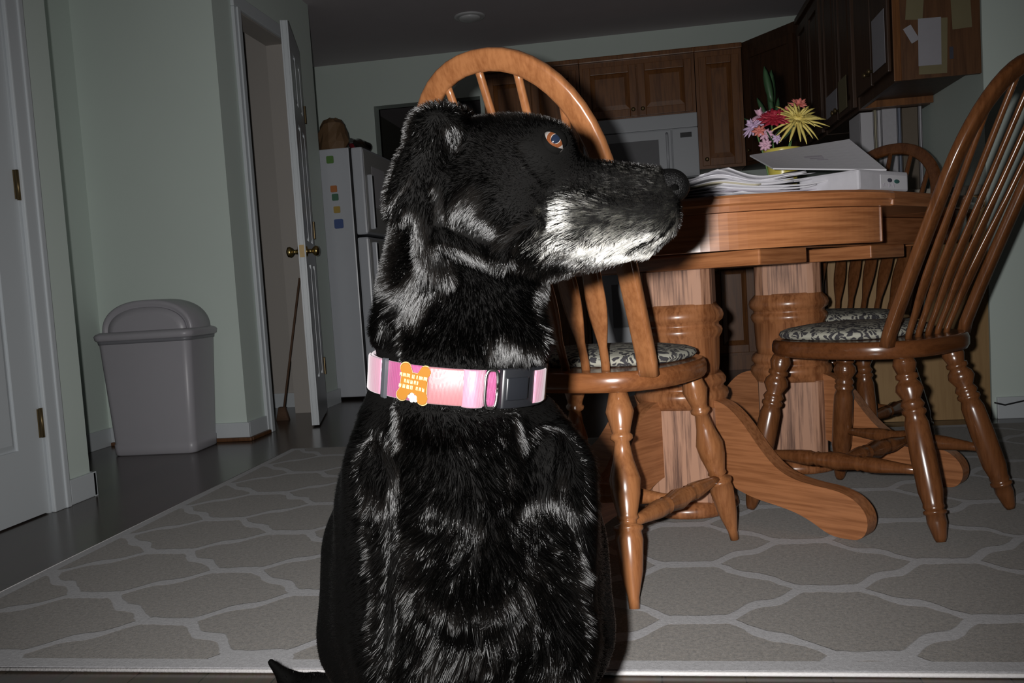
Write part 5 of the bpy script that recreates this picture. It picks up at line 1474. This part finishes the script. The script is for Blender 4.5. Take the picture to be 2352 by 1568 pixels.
# metal D ring
pr_ = []
pa, pb_ = ph_of(1106), ph_of(1137)
for t in np.linspace(0, 1, 41):
    a_ = 2 * math.pi * t; cx_, sy_ = math.cos(a_), math.sin(a_)
    cx_ = math.copysign(abs(cx_) ** .55, cx_); sy_ = math.copysign(abs(sy_) ** .55, sy_)
    pr_.append(ring_pt((pa + pb_) / 2 + cx_ * (pb_ - pa) * .42, CRAD + .0066, sy_ * (HH + .0008)))
MB().tube(pr_, .0016, 8).build('d_ring', M['steel'], collar)
# bone tag
tphi = ph_of(955)
tp = ring_pt(tphi, CRAD + .0030, .0002)
tout = (ring_pt(tphi, CRAD + 1) - ring_pt(tphi, CRAD)).normalized()
tx = (ring_pt(tphi + .01) - ring_pt(tphi - .01)).normalized()
tx = (tx * math.cos(R(5)) - Vector(CN) * math.sin(R(5))).normalized()
Mt = Matrix.Translation(tp) @ frame(tout + tx * .10, tx)
lobes = [(-.0094, .0118, .0054), (.0094, .0118, .0056), (-.0096, -.0118, .0056), (.0098, -.0120, .0058)]
def bone(sc=1.0, n=72):
    out = []
    for k in range(n):
        a_ = 2 * math.pi * k / n; dx, dy = math.cos(a_), math.sin(a_)
        best = min(.0128 / max(abs(dx), 1e-6), .0092 / max(abs(dy), 1e-6))
        for lx, ly, lr in lobes:
            bq = dx * lx + dy * ly; disc = bq * bq - (lx * lx + ly * ly - lr * lr)
            if disc > 0 and bq > 0: best = max(best, bq + math.sqrt(disc))
        out.append((dx * best * sc, dy * best * sc))
    return out
bt_ = MB().rings([[(x, y, 0) for x, y in bone(1.0)], [(x, y, .0012) for x, y in bone(1.0)], [(x, y, .0018) for x, y in bone(.97)]], smooth=False, M=Mt)
tagob = bt_.build('bone_tag', plain('orange_anodised', (.165, .068, .008), .32, metal=.15, noise=.08), collar)
MB().rings([[(x, y, -.0003) for x, y in bone(1.045)], [(x, y, .0008) for x, y in bone(1.045)]], smooth=False, M=Mt).build('tag_rim', plain('gold_rim', (.26, .19, .09), .3, metal=.2), tagob)
mk = plain('engraved_marks', (.27, .22, .11), .5)
rows = [(.0062, [(-.0142, .0026), (-.0112, .0034), (-.0074, .0036), (-.0022, .0030), (.0022, .0014), (.0048, .0040), (.0092, .0038)]),
        (.0010, [(-.0092, .0020), (-.0066, .0030), (-.0030, .0026), (.0004, .0022), (.0032, .0016)]),
        (-.0040, [(-.0138, .0028), (-.0100, .0030), (-.0062, .0030), (-.0026, .0030), (.0030, .0022), (.0060, .0024), (.0092, .0024)])]
rn = random.Random(3)
for ry, gl in rows:
    for gx, gw in gl:
        mb = MB(); nb = max(2, int(gw / .0011))
        for k in range(nb):
            x0 = gx + gw * k / nb; hgt = .0036 * rn.uniform(.75, 1)
            mb.box((x0, ry - hgt / 2, .00175), (x0 + gw / nb * .62, ry + hgt / 2, .00195), M=Mt)
        mb.box((gx, ry + rn.choice((-.0014, 0, .0014)) - .0004, .00175), (gx + gw * .85, ry + .0004 + rn.choice((-.0014, 0, .0013)) , .00194), M=Mt)
        mb.build('lettering', mk, tagob)
cw = MB()
for x, y, r_ in ((0, -.0105, .0022), (.0028, -.0125, .0026), (-.0022, -.0125, .0020), (.0006, -.0150, .0026), (.0042, -.0150, .0018)):
    cw.ball((x, y, .0016), (r_, r_, .0014), M=Mt, n=10, m=6)
cw.build('white_clip', plain('white_enamel_clip', (.30, .30, .29), .4), collar)
